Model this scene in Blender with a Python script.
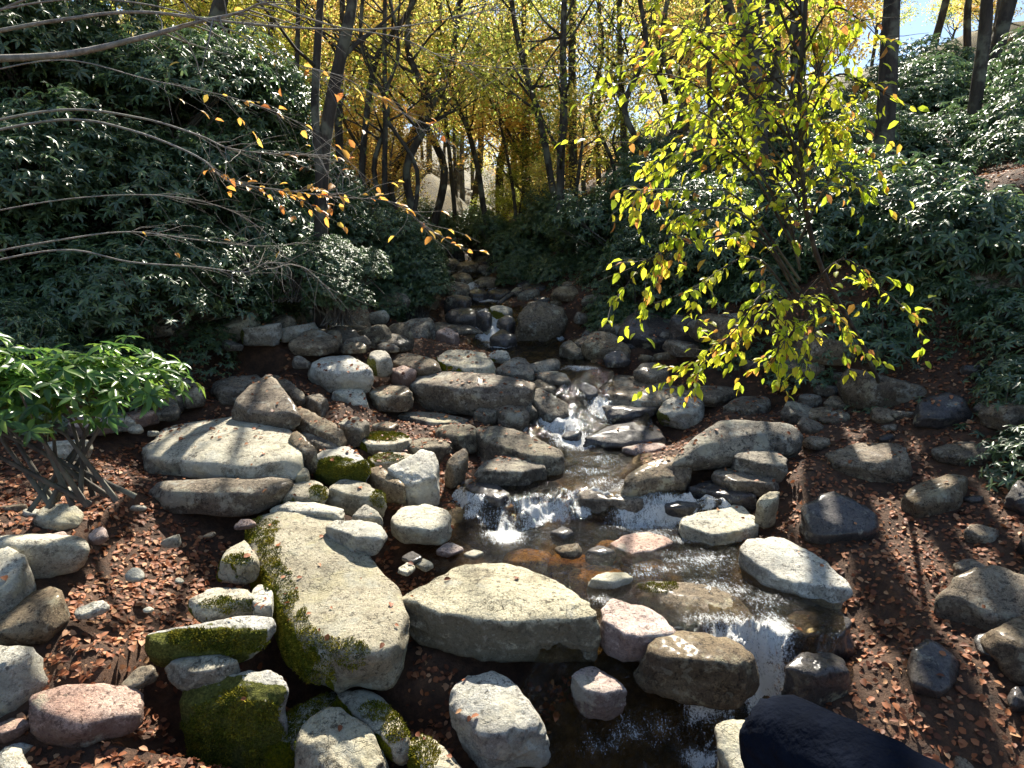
import bpy, bmesh, math, random
import numpy as np
from mathutils import Vector
from mathutils.bvhtree import BVHTree
random.seed(7); RNG = np.random.default_rng(7)
R = math.radians
scene = bpy.context.scene
for o in list(bpy.data.objects): bpy.data.objects.remove(o)

# ------------------------------------------------------------------ camera, sky, sun, exposure
H = 2.4; PITCH = R(10.4); F = 620.0
SUN_AZ = R(9); SUN_EL = R(45)
cam_d = bpy.data.cameras.new('camera'); cam = bpy.data.objects.new('camera', cam_d)
scene.collection.objects.link(cam); scene.camera = cam
cam.location = (0, 0, H); cam.rotation_euler = (R(90) - PITCH, 0, 0)
cam_d.sensor_width = 36; cam_d.lens = F/1024*36; cam_d.clip_start = 0.05; cam_d.clip_end = 2000
world = bpy.data.worlds.new('World'); scene.world = world; world.use_nodes = True
wn = world.node_tree; bg = wn.nodes['Background']
sky = wn.nodes.new('ShaderNodeTexSky'); sky.sky_type = 'NISHITA'; sky.sun_disc = False
sky.sun_elevation = SUN_EL; sky.sun_rotation = SUN_AZ; sky.air_density = 1.0; sky.dust_density = 0.4; sky.ozone_density = 1.5
wn.links.new(sky.outputs[0], bg.inputs[0]); bg.inputs[1].default_value = 0.075
sun_d = bpy.data.lights.new('sun', 'SUN'); sun = bpy.data.objects.new('sun', sun_d); scene.collection.objects.link(sun)
sun_d.energy = 5.0; sun_d.angle = R(0.53); sun_d.color = (1.0, 0.93, 0.80)
SUN = Vector((math.sin(SUN_AZ)*math.cos(SUN_EL), math.cos(SUN_AZ)*math.cos(SUN_EL), math.sin(SUN_EL)))
sun.rotation_euler = SUN.to_track_quat('Z', 'Y').to_euler(); sun.location = (8, 20, 25)
vs = scene.view_settings
vs.view_transform = 'Standard'; vs.look = 'None'; vs.exposure = 1.35; vs.gamma = 1; vs.use_curve_mapping = False
cy = scene.cycles
cy.max_bounces = 5; cy.diffuse_bounces = 3; cy.glossy_bounces = 2; cy.transmission_bounces = 4
cy.transparent_max_bounces = 8; cy.caustics_reflective = False; cy.caustics_refractive = False
cy.use_denoising = True; cy.use_adaptive_sampling = True; cy.adaptive_threshold = 0.02
cy.sample_clamp_direct = 0; cy.sample_clamp_indirect = 4

# ------------------------------------------------------------------ numbers
def vnoise(p, seed=0):
    p = np.asarray(p, float); i = np.floor(p).astype(np.int64); f = p - i
    u = f*f*f*(f*(f*6 - 15) + 10); out = 0
    for dx in (0, 1):
        for dy in (0, 1):
            for dz in (0, 1):
                h = ((i[:, 0]+dx)*374761393 + (i[:, 1]+dy)*668265263 + (i[:, 2]+dz)*2147483647 + seed*1274126177) & 0xffffffff
                h = ((h ^ (h >> 13))*1274126177) & 0xffffffff
                h = ((h ^ (h >> 16))*2246822519) & 0xffffffff
                v = ((h ^ (h >> 15)) & 0xffff)/65535.0*2 - 1
                w = (u[:, 0] if dx else 1-u[:, 0])*(u[:, 1] if dy else 1-u[:, 1])*(u[:, 2] if dz else 1-u[:, 2])
                out = out + v*w
    return out
def fbm(p, octaves=4, seed=0, gain=.5):
    p = np.asarray(p, float); s = 0; a = 1
    for k in range(octaves):
        s = s + a*vnoise(p*(2.03**k) + 17.3*k, seed + k); a *= gain
    return s
def ray(px, py):
    u = (px-512)/F; v = (384-py)/F; c, s = math.cos(PITCH), math.sin(PITCH)
    return np.array([u, c + v*s, -s + v*c])
def proj(p):
    x, y, z = p[0], p[1], p[2]-H; c, s = math.cos(PITCH), math.sin(PITCH)
    d = y*c - z*s; up = y*s + z*c
    return 512 + F*x/d, 384 - F*up/d, d
def at(px, py, Y):
    r = ray(px, py); t = Y/r[1]; return Vector((r[0]*t, Y, H + r[2]*t))
WK = np.array([(-30, -1.6), (0, -1.0), (2.9, -.78), (3.35, -.70), (3.95, 0), (5.55, .02), (5.78, .24), (7.0, .34), (7.3, .42), (8.3, .90), (8.6, 1.0),
               (11, 1.08), (11.4, 1.15), (12.3, 1.65), (14.5, 1.8), (15, 2.1), (18, 2.4), (25, 3.3), (40, 5.6), (80, 12), (160, 24), (400, 60)], float)
WS = np.array([(-30, -1.4), (0, -.95), (3, -.62), (3.7, -.28), (4.4, .0), (5.2, .10), (6, .28)], float)
def W(Y): return np.interp(Y, WK[:, 0], WK[:, 1])
def hitf(px, py, fn):
    r = ray(px, py); t = 1.0; step = .02
    while t < 120:
        p = r*t
        if H + p[2] <= fn(p[0], p[1]): return np.array([p[0], p[1], H + p[2]])
        t += step; step = max(.02, t*.004)
    return np.array([r[0]*t, r[1]*t, H + r[2]*t])
def edge(pts):
    q = sorted([tuple(hitf(px, py, lambda x, y: W(y))[:2]) for px, py in pts], key=lambda a: a[1])
    q = np.array(q); return lambda Y: np.interp(Y, q[:, 1], q[:, 0])
LE = edge([(540, 768), (560, 720), (585, 660), (575, 610), (455, 566), (450, 530), (455, 500), (535, 470), (525, 440), (560, 420), (565, 400), (545, 385), (510, 362), (470, 345), (480, 320), (468, 300), (440, 262)])
RE = edge([(740, 768), (775, 700), (800, 650), (800, 600), (765, 560), (700, 520), (660, 500), (640, 470), (640, 440), (625, 420), (612, 400), (592, 385), (592, 365), (580, 345), (515, 320), (496, 300), (470, 262)])
LT = edge([(20, 560), (110, 470), (198, 392), (300, 352), (430, 333), (436, 300), (430, 258)])
RT = edge([(990, 560), (900, 480), (816, 425), (740, 395), (690, 378), (620, 345), (560, 312), (512, 290), (485, 255)])
def ground(x, Y):
    x = np.asarray(x, float); Y = np.asarray(Y, float)
    l, r, lt, rt = LE(Y), RE(Y), LT(Y), RT(Y); lt = np.minimum(lt, l-.3); rt = np.maximum(rt, r+.3)
    ins = np.minimum(x-l, r-x) + .12*np.clip((Y-8)/3, 0, 1)
    wsm = np.where(Y < 6, np.interp(Y, WS[:, 0], WS[:, 1]), W(Y)); k = np.clip(-ins/.5, 0, 1); w = W(Y)*(1-k) + wsm*k
    g = np.where(ins > 0, -.24*np.clip(ins/.35, 0, 1) + .04*(1-np.clip(ins/.35, 0, 1)), .04 + .13*np.clip(-ins, 0, 30))
    dl = np.clip(lt - x, 0, None); dr = np.clip(x - rt, 0, None)
    near = np.clip((Y-4)/4, .15, 1)
    g = g + near*(.62*np.minimum(dl, 4) + .30*np.clip(dl-4, 0, 30) + .12*np.clip(dl-34, 0, 400))
    g = g + near*(.46*np.minimum(dr, 4) + .16*np.clip(dr-4, 0, 30) + .12*np.clip(dr-34, 0, 400))
    p = np.stack([np.ravel(x), np.ravel(Y), np.zeros(np.size(x))], 1)
    n = (fbm(p*.9, 3, 5)*.10 + fbm(p*.17, 2, 9)*np.clip((np.ravel(Y)-14)/20, 0, 1)*1.2).reshape(np.shape(x))
    amp = np.clip(-ins/1.0, .25, 1)
    return w + g + n*amp
def surf(x, Y): return max(float(ground(x, Y)), float(W(Y)) if LE(Y) < x < RE(Y) else -9)

# ------------------------------------------------------------------ object helpers
def link(name, me, mat=None, parent=None, loc=None, smooth=True):
    o = bpy.data.objects.new(name, me); scene.collection.objects.link(o)
    if mat is not None: me.materials.append(mat)
    if parent is not None: o.parent = parent
    if loc is not None: o.location = loc
    if smooth and len(me.polygons): me.polygons.foreach_set('use_smooth', np.ones(len(me.polygons), bool))
    return o
def mesh(name, v, f):
    me = bpy.data.meshes.new(name); v = np.asarray(v, np.float32)
    f = np.asarray(f, np.int32); n, k = f.shape
    me.vertices.add(len(v)); me.vertices.foreach_set('co', v.ravel())
    me.loops.add(n*k); me.loops.foreach_set('vertex_index', f.ravel())
    me.polygons.add(n); me.polygons.foreach_set('loop_start', np.arange(0, n*k, k, dtype=np.int32))
    me.polygons.foreach_set('loop_total', np.full(n, k, np.int32)); me.update(calc_edges=True)
    return me
def attr(me, name, vals):
    a = me.attributes.new(name, 'FLOAT', 'POINT'); a.data.foreach_set('value', np.asarray(vals, np.float32))
def tag(o, label=None, cat=None, group=None, kind=None):
    if label: o['label'] = label
    if cat: o['category'] = cat
    if group: o['group'] = group
    if kind: o['kind'] = kind
    return o
def empty(name, loc=(0, 0, 0), rz=0, s=1):
    o = bpy.data.objects.new(name, None); scene.collection.objects.link(o)
    o.location = loc; o.rotation_euler = (0, 0, rz); o.scale = (s, s, s); o.empty_display_size = .2; return o
def copy_thing(root, loc, rz, s, label=None, group=None):
    r = root.copy(); scene.collection.objects.link(r); r.location = loc; r.rotation_euler = (0, 0, rz)
    r.scale = s if hasattr(s, '__len__') else (s, s, s)
    if label: r['label'] = label
    if group: r['group'] = group
    for ch in list(root.children):
        c = ch.copy(); scene.collection.objects.link(c); c.parent = r
    return r
def tube(V, Fc, pts, rad, n=6, wob=0):
    """append a tapering tube to lists of verts / quads"""
    base = len(V); pts = [Vector(p) for p in pts]; m = len(pts)
    prev = None
    for i, p in enumerate(pts):
        d = (pts[min(i+1, m-1)] - pts[max(i-1, 0)]).normalized()
        a = d.cross(Vector((0.3, 1, 0.1))) if prev is None else prev - d*prev.dot(d)
        a.normalize(); prev = a; b = d.cross(a); r = rad[i] if hasattr(rad, '__len__') else rad
        for k in range(n):
            t = 2*math.pi*k/n; rr = r*(1 + wob*random.uniform(-1, 1))
            V.append(p + a*math.cos(t)*rr + b*math.sin(t)*rr)
    for i in range(m-1):
        for k in range(n):
            k2 = (k+1) % n
            Fc.append((base+i*n+k, base+i*n+k2, base+(i+1)*n+k2, base+(i+1)*n+k))
def smooth_path(pts, sub=5):
    pts = [Vector(p) for p in pts]; out = []
    P = [pts[0]*2-pts[1]] + pts + [pts[-1]*2-pts[-2]]
    for i in range(1, len(P)-2):
        for k in range(sub):
            t = k/sub; a, b, c, d = P[i-1], P[i], P[i+1], P[i+2]
            out.append(.5*((2*b) + (c-a)*t + (2*a-5*b+4*c-d)*t*t + (3*b-a-3*c+d)*t*t*t))
    out.append(pts[-1]); return out
def unit(n):
    v = RNG.normal(size=(n, 3)); return v/np.linalg.norm(v, axis=1)[:, None]
def leaves(c, d, nrm, L, Wd, shape='leaf'):
    """c base points, d direction, nrm normal, L length, Wd width (arrays) -> verts, quads. Folded pointed leaf of 2 quads, or 1 quad"""
    c, d, nrm = (np.asarray(a, float) for a in (c, d, nrm)); n = len(c)
    L = np.broadcast_to(L, n)[:, None]; Wd = np.broadcast_to(Wd, n)[:, None]
    s = np.cross(d, nrm); s /= np.linalg.norm(s, axis=1)[:, None] + 1e-9; up = np.cross(s, d)
    if shape == 'quad':
        v = np.stack([c, c + d*L*.5 + s*Wd*.5 + up*L*.06, c + d*L - up*L*.08, c + d*L*.5 - s*Wd*.5 + up*L*.06], 1).reshape(-1, 3)
        return v, np.arange(4*n).reshape(n, 4)
    if shape == 'leaf':
        v = np.stack([c, c+d*L*.5, c+d*L - up*L*.15, c+d*L*.68+s*Wd*.42+up*Wd*.08, c+d*L*.3+s*Wd*.5+up*Wd*.2,
                      c+d*L*.68-s*Wd*.42+up*Wd*.08, c+d*L*.3-s*Wd*.5+up*Wd*.2], 1).reshape(-1, 3)
        b = (np.arange(n)*7)[:, None]
        f = np.concatenate([b+[[0, 4, 3, 1]], b+[[1, 3, 2, 2]], b+[[0, 1, 5, 6]], b+[[1, 2, 5, 5]]], 0)
        return v, f
def leaf_mesh(name, v, f):
    f = np.asarray(f)
    q = f[(f[:, 2] != f[:, 3])]; t = f[(f[:, 2] == f[:, 3])][:, :3]
    if not len(t): me = mesh(name, v, q)
    else:
        me = bpy.data.meshes.new(name); v = np.asarray(v, np.float32); me.vertices.add(len(v)); me.vertices.foreach_set('co', v.ravel())
        nl = len(q)*4 + len(t)*3; me.loops.add(nl); me.loops.foreach_set('vertex_index', np.concatenate([q.ravel(), t.ravel()]).astype(np.int32))
        me.polygons.add(len(q)+len(t)); st = np.concatenate([np.arange(len(q))*4, len(q)*4 + np.arange(len(t))*3]).astype(np.int32)
        me.polygons.foreach_set('loop_start', st); me.polygons.foreach_set('loop_total', np.concatenate([np.full(len(q), 4), np.full(len(t), 3)]).astype(np.int32))
        me.update(calc_edges=True)
    return me

# ------------------------------------------------------------------ materials
class NT:
    def __init__(s, name):
        s.m = bpy.data.materials.new(name); s.m.use_nodes = True; s.t = s.m.node_tree; s.t.nodes.clear()
        s.out = s.t.nodes.new('ShaderNodeOutputMaterial')
    def n(s, ty, **kw):
        x = s.t.nodes.new('ShaderNode'+ty)
        for k, v in kw.items():
            if k in x.inputs.keys() or isinstance(k, int): x.inputs[k].default_value = v
            else: setattr(x, k, v)
        return x
    def l(s, a, b): s.t.links.new(a, b)
    def noise(s, vec, scale, detail=6, rough=.6, off=0):
        x = s.n('TexNoise'); x.inputs['Scale'].default_value = scale; x.inputs['Detail'].default_value = detail; x.inputs['Roughness'].default_value = rough
        if off:
            m = s.n('VectorMath', operation='ADD'); s.l(vec, m.inputs[0]); m.inputs[1].default_value = (off, off*1.7, -off); vec = m.outputs[0]
        s.l(vec, x.inputs['Vector']); return x.outputs['Fac']
    def ramp(s, fac, stops, interp='LINEAR'):
        x = s.n('ValToRGB'); cr = x.color_ramp; cr.interpolation = interp
        while len(cr.elements) > 1: cr.elements.remove(cr.elements[-1])
        for i, (p, c) in enumerate(stops):
            e = cr.elements[0] if i == 0 else cr.elements.new(p)
            e.position = p; c = (c, c, c) if not hasattr(c, '__len__') else c; e.color = (*c, 1)
        s.l(fac, x.inputs[0]); return x.outputs[0]
    def mix(s, fac, a, b, ty='MIX'):
        x = s.n('MixRGB', blend_type=ty)
        for i, q in ((0, fac), (1, a), (2, b)):
            if hasattr(q, 'is_output'): s.l(q, x.inputs[i])
            else: x.inputs[i].default_value = q if i == 0 else (*q, 1)
        return x.outputs[0]
    def math(s, op, a, b=0.0, clamp=False):
        x = s.n('Math', operation=op); x.use_clamp = clamp
        for i, q in ((0, a), (1, b)):
            if hasattr(q, 'is_output'): s.l(q, x.inputs[i])
            else: x.inputs[i].default_value = q
        return x.outputs[0]
def rock_mat(name, base, dark, light, lichen=.35, moss=0.0, moss_dir=(-.8, -.3, .3), rough=.85, spots=.5, wet=0, low=.45):
    t = NT(name); geo = t.n('NewGeometry'); oi = t.n('ObjectInfo'); tc = t.n('TexCoord')
    add = t.n('VectorMath', operation='ADD'); t.l(tc.outputs['Object'], add.inputs[0])
    sc = t.math('MULTIPLY', oi.outputs['Random'], 57.0); cmb = t.n('CombineXYZ')
    t.l(sc, cmb.inputs[0]); t.l(sc, cmb.inputs[1]); t.l(cmb.outputs[0], add.inputs[1]); P = add.outputs[0]
    big = t.noise(P, 3.0, 8, .68); mid = t.noise(P, 12, 7, .78, 3); fine = t.noise(P, 75, 4, .75, 5)
    c = t.ramp(big, [(.36, dark), (.48, base), (.62, light)])
    c = t.mix(t.ramp(mid, [(.40, 0), (.62, 1)]), c, t.mix(.55, c, light))
    c = t.mix(.75, c, t.ramp(fine, [(.3, .25), (.5, .53), (.7, .82)]), 'OVERLAY')
    c = t.mix(.6, c, t.ramp(t.noise(P, 190, 3, .8, 15), [(.3, .25), (.5, .5), (.7, .78)]), 'OVERLAY')
    # dark pits and stains
    c = t.mix(t.ramp(t.noise(P, 26, 5, .8, 9), [(.53, 0), (.60, .85)]), c, tuple(x*.38 for x in dark))
    # side and downward faces darkened: mottled crust plus shade painted into the colour
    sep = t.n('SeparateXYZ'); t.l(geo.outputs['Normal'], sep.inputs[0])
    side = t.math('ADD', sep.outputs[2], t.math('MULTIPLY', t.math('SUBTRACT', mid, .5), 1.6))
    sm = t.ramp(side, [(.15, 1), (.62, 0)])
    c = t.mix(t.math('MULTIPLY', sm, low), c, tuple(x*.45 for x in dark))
    vc = t.n('TexVoronoi', feature='DISTANCE_TO_EDGE'); vc.inputs['Scale'].default_value = 2.6
    nd = t.n('TexNoise'); nd.inputs['Scale'].default_value = 5; nd.inputs['Detail'].default_value = 6; t.l(P, nd.inputs['Vector']); sd_ = t.n('VectorMath', operation='SCALE'); t.l(nd.outputs['Color'], sd_.inputs[0]); sd_.inputs['Scale'].default_value = .9
    ad_ = t.n('VectorMath', operation='ADD'); t.l(P, ad_.inputs[0]); t.l(sd_.outputs[0], ad_.inputs[1]); t.l(ad_.outputs[0], vc.inputs['Vector'])
    crack = t.math('MULTIPLY', t.ramp(vc.outputs['Distance'], [(.004, 1), (.022, 0)]), t.ramp(t.noise(P, 1.7, 3, .5, 41), [(.55, 0), (.66, 1)]))
    c = t.mix(t.math('MULTIPLY', crack, .55), c, tuple(x*.25 for x in dark))
    # lichen blotches
    if lichen:
        vor = t.n('TexVoronoi'); vor.inputs['Scale'].default_value = 9; mx = t.n('VectorMath', operation='ADD')
        nz = t.n('TexNoise'); nz.inputs['Scale'].default_value = 14; t.l(P, nz.inputs['Vector'])
        m2 = t.n('VectorMath', operation='SCALE'); t.l(nz.outputs['Color'], m2.inputs[0]); m2.inputs['Scale'].default_value = .22
        t.l(P, mx.inputs[0]); t.l(m2.outputs[0], mx.inputs[1]); t.l(mx.outputs[0], vor.inputs['Vector'])
        l1 = t.ramp(vor.outputs['Distance'], [(.20, 1), (.30, 0)])
        l2 = t.ramp(t.noise(P, 3.4, 6, .7, 13), [(.60-lichen*.25, 0), (.66-lichen*.22, 1)])
        f = t.math('MULTIPLY', t.math('ADD', t.math('MULTIPLY', l1, spots), t.math('MULTIPLY', l2, .65), True), .8)
        c = t.mix(f, c, t.ramp(t.noise(P, 5, 3, .6, 21), [(.38, (.44, .44, .38)), (.6, (.48, .44, .31))]))
    bh = t.math('SUBTRACT', t.math('ADD', t.math('MULTIPLY', mid, 1.0), t.math('MULTIPLY', fine, .35)), t.math('MULTIPLY', crack, .9))
    rg = t.ramp(mid, [(.3, rough-.12), (.7, rough)])
    if moss:
        dot = t.n('VectorMath', operation='DOT_PRODUCT'); t.l(geo.outputs['Normal'], dot.inputs[0]); dot.inputs[1].default_value = Vector(moss_dir).normalized()
        a = t.math('ADD', dot.outputs['Value'], t.math('MULTIPLY', t.math('SUBTRACT', t.noise(P, 4.5, 7, .7, 31), .5), 1.5))
        mf = t.ramp(a, [(1.02-moss, 0), (1.10-moss, 1)])
        mc = t.ramp(t.noise(P, 60, 3, .7, 2), [(.3, (.05, .06, .006)), (.55, (.17, .18, .018)), (.75, (.33, .31, .035))])
        c = t.mix(mf, c, mc)
        bh = t.math('ADD', bh, t.math('MULTIPLY', mf, t.math('MULTIPLY', t.noise(P, 95, 3, .8, 8), 1.9)))
        rg = t.mix(mf, rg, (1, 1, 1))
    hs = t.n('HueSaturation'); t.l(c, hs.inputs['Color']); t.l(t.math('ADD', 1.02, t.math('MULTIPLY', oi.outputs['Random'], .45)), hs.inputs['Value'])
    t.l(t.math('ADD', .80, t.math('MULTIPLY', t.math('FRACT', sc), .45)), hs.inputs['Saturation']); c = hs.outputs[0]
    pr = t.n('BsdfPrincipled'); t.l(c, pr.inputs['Base Color']); t.l(rg, pr.inputs['Roughness'])
    pr.inputs['Specular IOR Level'].default_value = .25
    if wet:
        pr.inputs['Coat Weight'].default_value = wet; pr.inputs['Coat Roughness'].default_value = .22
    b = t.n('Bump'); b.inputs['Strength'].default_value = 1; b.inputs['Distance'].default_value = .035; t.l(bh, b.inputs['Height'])
    t.l(b.outputs[0], pr.inputs['Normal']); t.l(pr.outputs[0], t.out.inputs[0]); return t.m
def leaf_mat(name, stops, trans=.5, rough=.45, spec=.4, scale=2.0):
    t = NT(name); geo = t.n('NewGeometry'); oi = t.n('ObjectInfo')
    r = t.math('FRACT', t.math('ADD', geo.outputs['Random Per Island'], oi.outputs['Random']))
    c = t.ramp(r, stops)
    pr = t.n('BsdfPrincipled'); t.l(c, pr.inputs['Base Color']); pr.inputs['Roughness'].default_value = rough; pr.inputs['Specular IOR Level'].default_value = spec
    tr = t.n('BsdfTranslucent'); hs = t.n('HueSaturation'); hs.inputs['Value'].default_value = 1.7; hs.inputs['Saturation'].default_value = 1.0
    t.l(c, hs.inputs['Color']); t.l(hs.outputs[0], tr.inputs[0])
    m = t.n('MixShader'); m.inputs[0].default_value = trans; t.l(pr.outputs[0], m.inputs[1]); t.l(tr.outputs[0], m.inputs[2]); t.l(m.outputs[0], t.out.inputs[0]); return t.m
def bark_mat(name, dark, light, scale=8):
    t = NT(name); tc = t.n('TexCoord'); mp = t.n('Mapping'); mp.inputs['Scale'].default_value = (1, 1, .25); t.l(tc.outputs['Object'], mp.inputs[0])
    n1 = t.noise(mp.outputs[0], scale, 6, .7); n2 = t.noise(tc.outputs['Object'], 2.5, 4, .6, 4)
    c = t.ramp(n1, [(.35, dark), (.65, light)]); c = t.mix(t.ramp(n2, [(.52, 0), (.62, .5)]), c, (.22, .23, .17))
    pr = t.n('BsdfPrincipled'); t.l(c, pr.inputs['Base Color']); pr.inputs['Roughness'].default_value = .9
    b = t.n('Bump'); b.inputs['Strength'].default_value = .8; b.inputs['Distance'].default_value = .02; t.l(n1, b.inputs['Height']); t.l(b.outputs[0], pr.inputs['Normal'])
    t.l(pr.outputs[0], t.out.inputs[0]); return t.m
M = {
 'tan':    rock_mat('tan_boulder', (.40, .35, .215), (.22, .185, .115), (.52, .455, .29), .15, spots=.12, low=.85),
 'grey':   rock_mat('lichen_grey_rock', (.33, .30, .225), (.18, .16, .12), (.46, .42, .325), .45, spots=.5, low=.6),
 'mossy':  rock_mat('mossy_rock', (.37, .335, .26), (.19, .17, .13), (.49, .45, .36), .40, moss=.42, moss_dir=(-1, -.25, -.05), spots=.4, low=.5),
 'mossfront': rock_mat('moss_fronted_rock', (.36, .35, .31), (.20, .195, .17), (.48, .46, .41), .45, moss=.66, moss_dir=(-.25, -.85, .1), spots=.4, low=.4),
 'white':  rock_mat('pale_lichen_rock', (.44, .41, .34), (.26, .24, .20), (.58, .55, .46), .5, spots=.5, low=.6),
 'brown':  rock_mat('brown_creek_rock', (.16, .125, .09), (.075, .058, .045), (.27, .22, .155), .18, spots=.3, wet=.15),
 'grey_shaded':  rock_mat('shade_darkened_grey_rock', (.17, .145, .115), (.08, .068, .056), (.28, .245, .185), .25, spots=.3, low=.6),  # darker copy of the grey rock, mid-stream shade painted into its colour
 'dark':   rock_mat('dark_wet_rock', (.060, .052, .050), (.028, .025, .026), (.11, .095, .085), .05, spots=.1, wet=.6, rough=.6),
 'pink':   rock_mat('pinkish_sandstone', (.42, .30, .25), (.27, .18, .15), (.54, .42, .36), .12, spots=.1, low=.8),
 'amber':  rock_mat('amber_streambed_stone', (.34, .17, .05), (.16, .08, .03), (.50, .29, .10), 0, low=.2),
 'bark':   bark_mat('dark_bark', (.020, .016, .013), (.075, .062, .05)),
 'twig':   bark_mat('pale_twig_bark', (.16, .14, .12), (.38, .35, .31), 20),
 'greybark': bark_mat('grey_bark', (.05, .045, .04), (.15, .135, .115)),
 'rhodo':  leaf_mat('rhododendron_leaf', [(0, (.055, .10, .05)), (.5, (.08, .14, .065)), (.85, (.11, .18, .065)), (1, (.18, .24, .07))], .28, .42, 1.0),
 'rhodon': leaf_mat('near_rhododendron_leaf', [(0, (.045, .11, .03)), (.6, (.09, .19, .035)), (1, (.20, .30, .05))], .38, .3, .6),
 'yellow': leaf_mat('yellow_autumn_leaf', [(0, (.52, .42, .11)), (.45, (.60, .52, .14)), (.8, (.40, .42, .11)), (1, (.54, .28, .10))], .62),
 'gold':   leaf_mat('golden_orange_leaf', [(0, (.50, .26, .10)), (.5, (.58, .40, .12)), (1, (.58, .50, .14))], .62),
 'lime':   leaf_mat('yellow_green_leaf', [(0, (.22, .29, .06)), (.5, (.38, .42, .08)), (1, (.58, .55, .11))], .62),
 'olive':  leaf_mat('olive_leaf', [(0, (.12, .17, .035)), (.5, (.22, .26, .05)), (1, (.42, .38, .07))], .5),
 'spray':  leaf_mat('lime_leaf', [(0, (.28, .38, .03)), (.5, (.46, .52, .035)), (.86, (.62, .56, .05)), (.94, (.45, .22, .05)), (1, (.30, .13, .05))], .6, .4),
 'russet': leaf_mat('russet_leaf', [(0, (.48, .16, .05)), (.5, (.62, .34, .07)), (1, (.68, .50, .10))], .5),
 'litter': leaf_mat('fallen_leaf', [(0, (.10, .035, .018)), (.4, (.25, .085, .035)), (.75, (.38, .15, .065)), (1, (.48, .28, .15))], .12, .6, .3),
}
def ground_mat():
    t = NT('forest_floor'); tc = t.n('TexCoord'); P = tc.outputs['Object']
    a = t.n('Attribute'); a.attribute_name = 'bed'
    soil = t.ramp(t.noise(P, 9, 8, .75), [(.3, (.028, .016, .010)), (.5, (.085, .042, .022)), (.7, (.17, .085, .045))])
    bed = t.ramp(t.noise(P, 5, 7, .7, 6), [(.35, (.07, .05, .022)), (.5, (.20, .13, .05)), (.66, (.36, .23, .085))])
    vo = t.n('TexVoronoi'); vo.inputs['Scale'].default_value = 7; t.l(P, vo.inputs['Vector'])
    bed = t.mix(.6, bed, t.ramp(vo.outputs['Distance'], [(.1, .75), (.5, .12)]), 'OVERLAY')
    far = t.n('Attribute'); far.attribute_name = 'far'
    ff = t.ramp(t.noise(P, .9, 8, .8, 4), [(.35, (.03, .028, .012)), (.5, (.10, .08, .025)), (.65, (.22, .17, .045))])
    c = t.mix(far.outputs['Fac'], t.mix(a.outputs['Fac'], soil, bed), ff)
    pr = t.n('BsdfPrincipled'); t.l(c, pr.inputs['Base Color']); pr.inputs['Roughness'].default_value = .85
    b = t.n('Bump'); b.inputs['Distance'].default_value = .04; t.l(t.noise(P, 22, 5, .8, 2), b.inputs['Height']); t.l(b.outputs[0], pr.inputs['Normal'])
    t.l(pr.outputs[0], t.out.inputs[0]); return t.m
def water_mat():
    t = NT('stream_water'); tc = t.n('TexCoord'); P = tc.outputs['Object']
    a = t.n('Attribute'); a.attribute_name = 'foam'  # covers whitewater and also sun glints painted as white specks
    mp = t.n('Mapping'); mp.inputs['Scale'].default_value = (1.3, .8, 1); t.l(P, mp.inputs[0])
    h = t.math('ADD', t.noise(mp.outputs[0], 11, 5, .7), t.math('MULTIPLY', t.noise(mp.outputs[0], 42, 3, .6, 3), .40))
    b = t.n('Bump'); b.inputs['Strength'].default_value = 1; b.inputs['Distance'].default_value = .07; t.l(h, b.inputs['Height'])
    fr = t.n('Fresnel'); fr.inputs[0].default_value = 1.33; t.l(b.outputs[0], fr.inputs['Normal'])
    tp = t.n('BsdfTransparent'); tp.inputs[0].default_value = (.84, .72, .50, 1)
    gl = t.n('BsdfGlossy'); gl.inputs['Roughness'].default_value = .10; t.l(b.outputs[0], gl.inputs['Normal'])
    m = t.n('MixShader'); t.l(t.math('MULTIPLY', fr.outputs[0], 1.15, True), m.inputs[0]); t.l(tp.outputs[0], m.inputs[1]); t.l(gl.outputs[0], m.inputs[2])
    fo = t.n('BsdfPrincipled'); fo.inputs['Base Color'].default_value = (.86, .87, .86, 1); fo.inputs['Roughness'].default_value = .35  # white of the foam and of the painted glint specks
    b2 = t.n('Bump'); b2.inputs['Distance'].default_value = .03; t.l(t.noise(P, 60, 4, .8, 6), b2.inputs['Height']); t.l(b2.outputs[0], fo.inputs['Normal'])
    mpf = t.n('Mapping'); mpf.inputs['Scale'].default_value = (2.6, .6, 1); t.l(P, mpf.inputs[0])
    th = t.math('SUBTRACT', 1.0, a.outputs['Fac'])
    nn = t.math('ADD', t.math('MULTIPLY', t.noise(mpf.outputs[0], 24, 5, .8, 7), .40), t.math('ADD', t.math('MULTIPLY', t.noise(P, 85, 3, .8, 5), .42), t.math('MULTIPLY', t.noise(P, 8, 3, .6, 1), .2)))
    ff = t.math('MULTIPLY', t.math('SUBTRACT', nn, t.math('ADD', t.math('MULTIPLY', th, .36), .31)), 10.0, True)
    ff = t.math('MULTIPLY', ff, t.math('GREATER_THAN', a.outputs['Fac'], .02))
    m2 = t.n('MixShader'); t.l(ff, m2.inputs[0]); t.l(m.outputs[0], m2.inputs[1]); t.l(fo.outputs[0], m2.inputs[2]); t.l(m2.outputs[0], t.out.inputs[0]); return t.m
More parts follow.
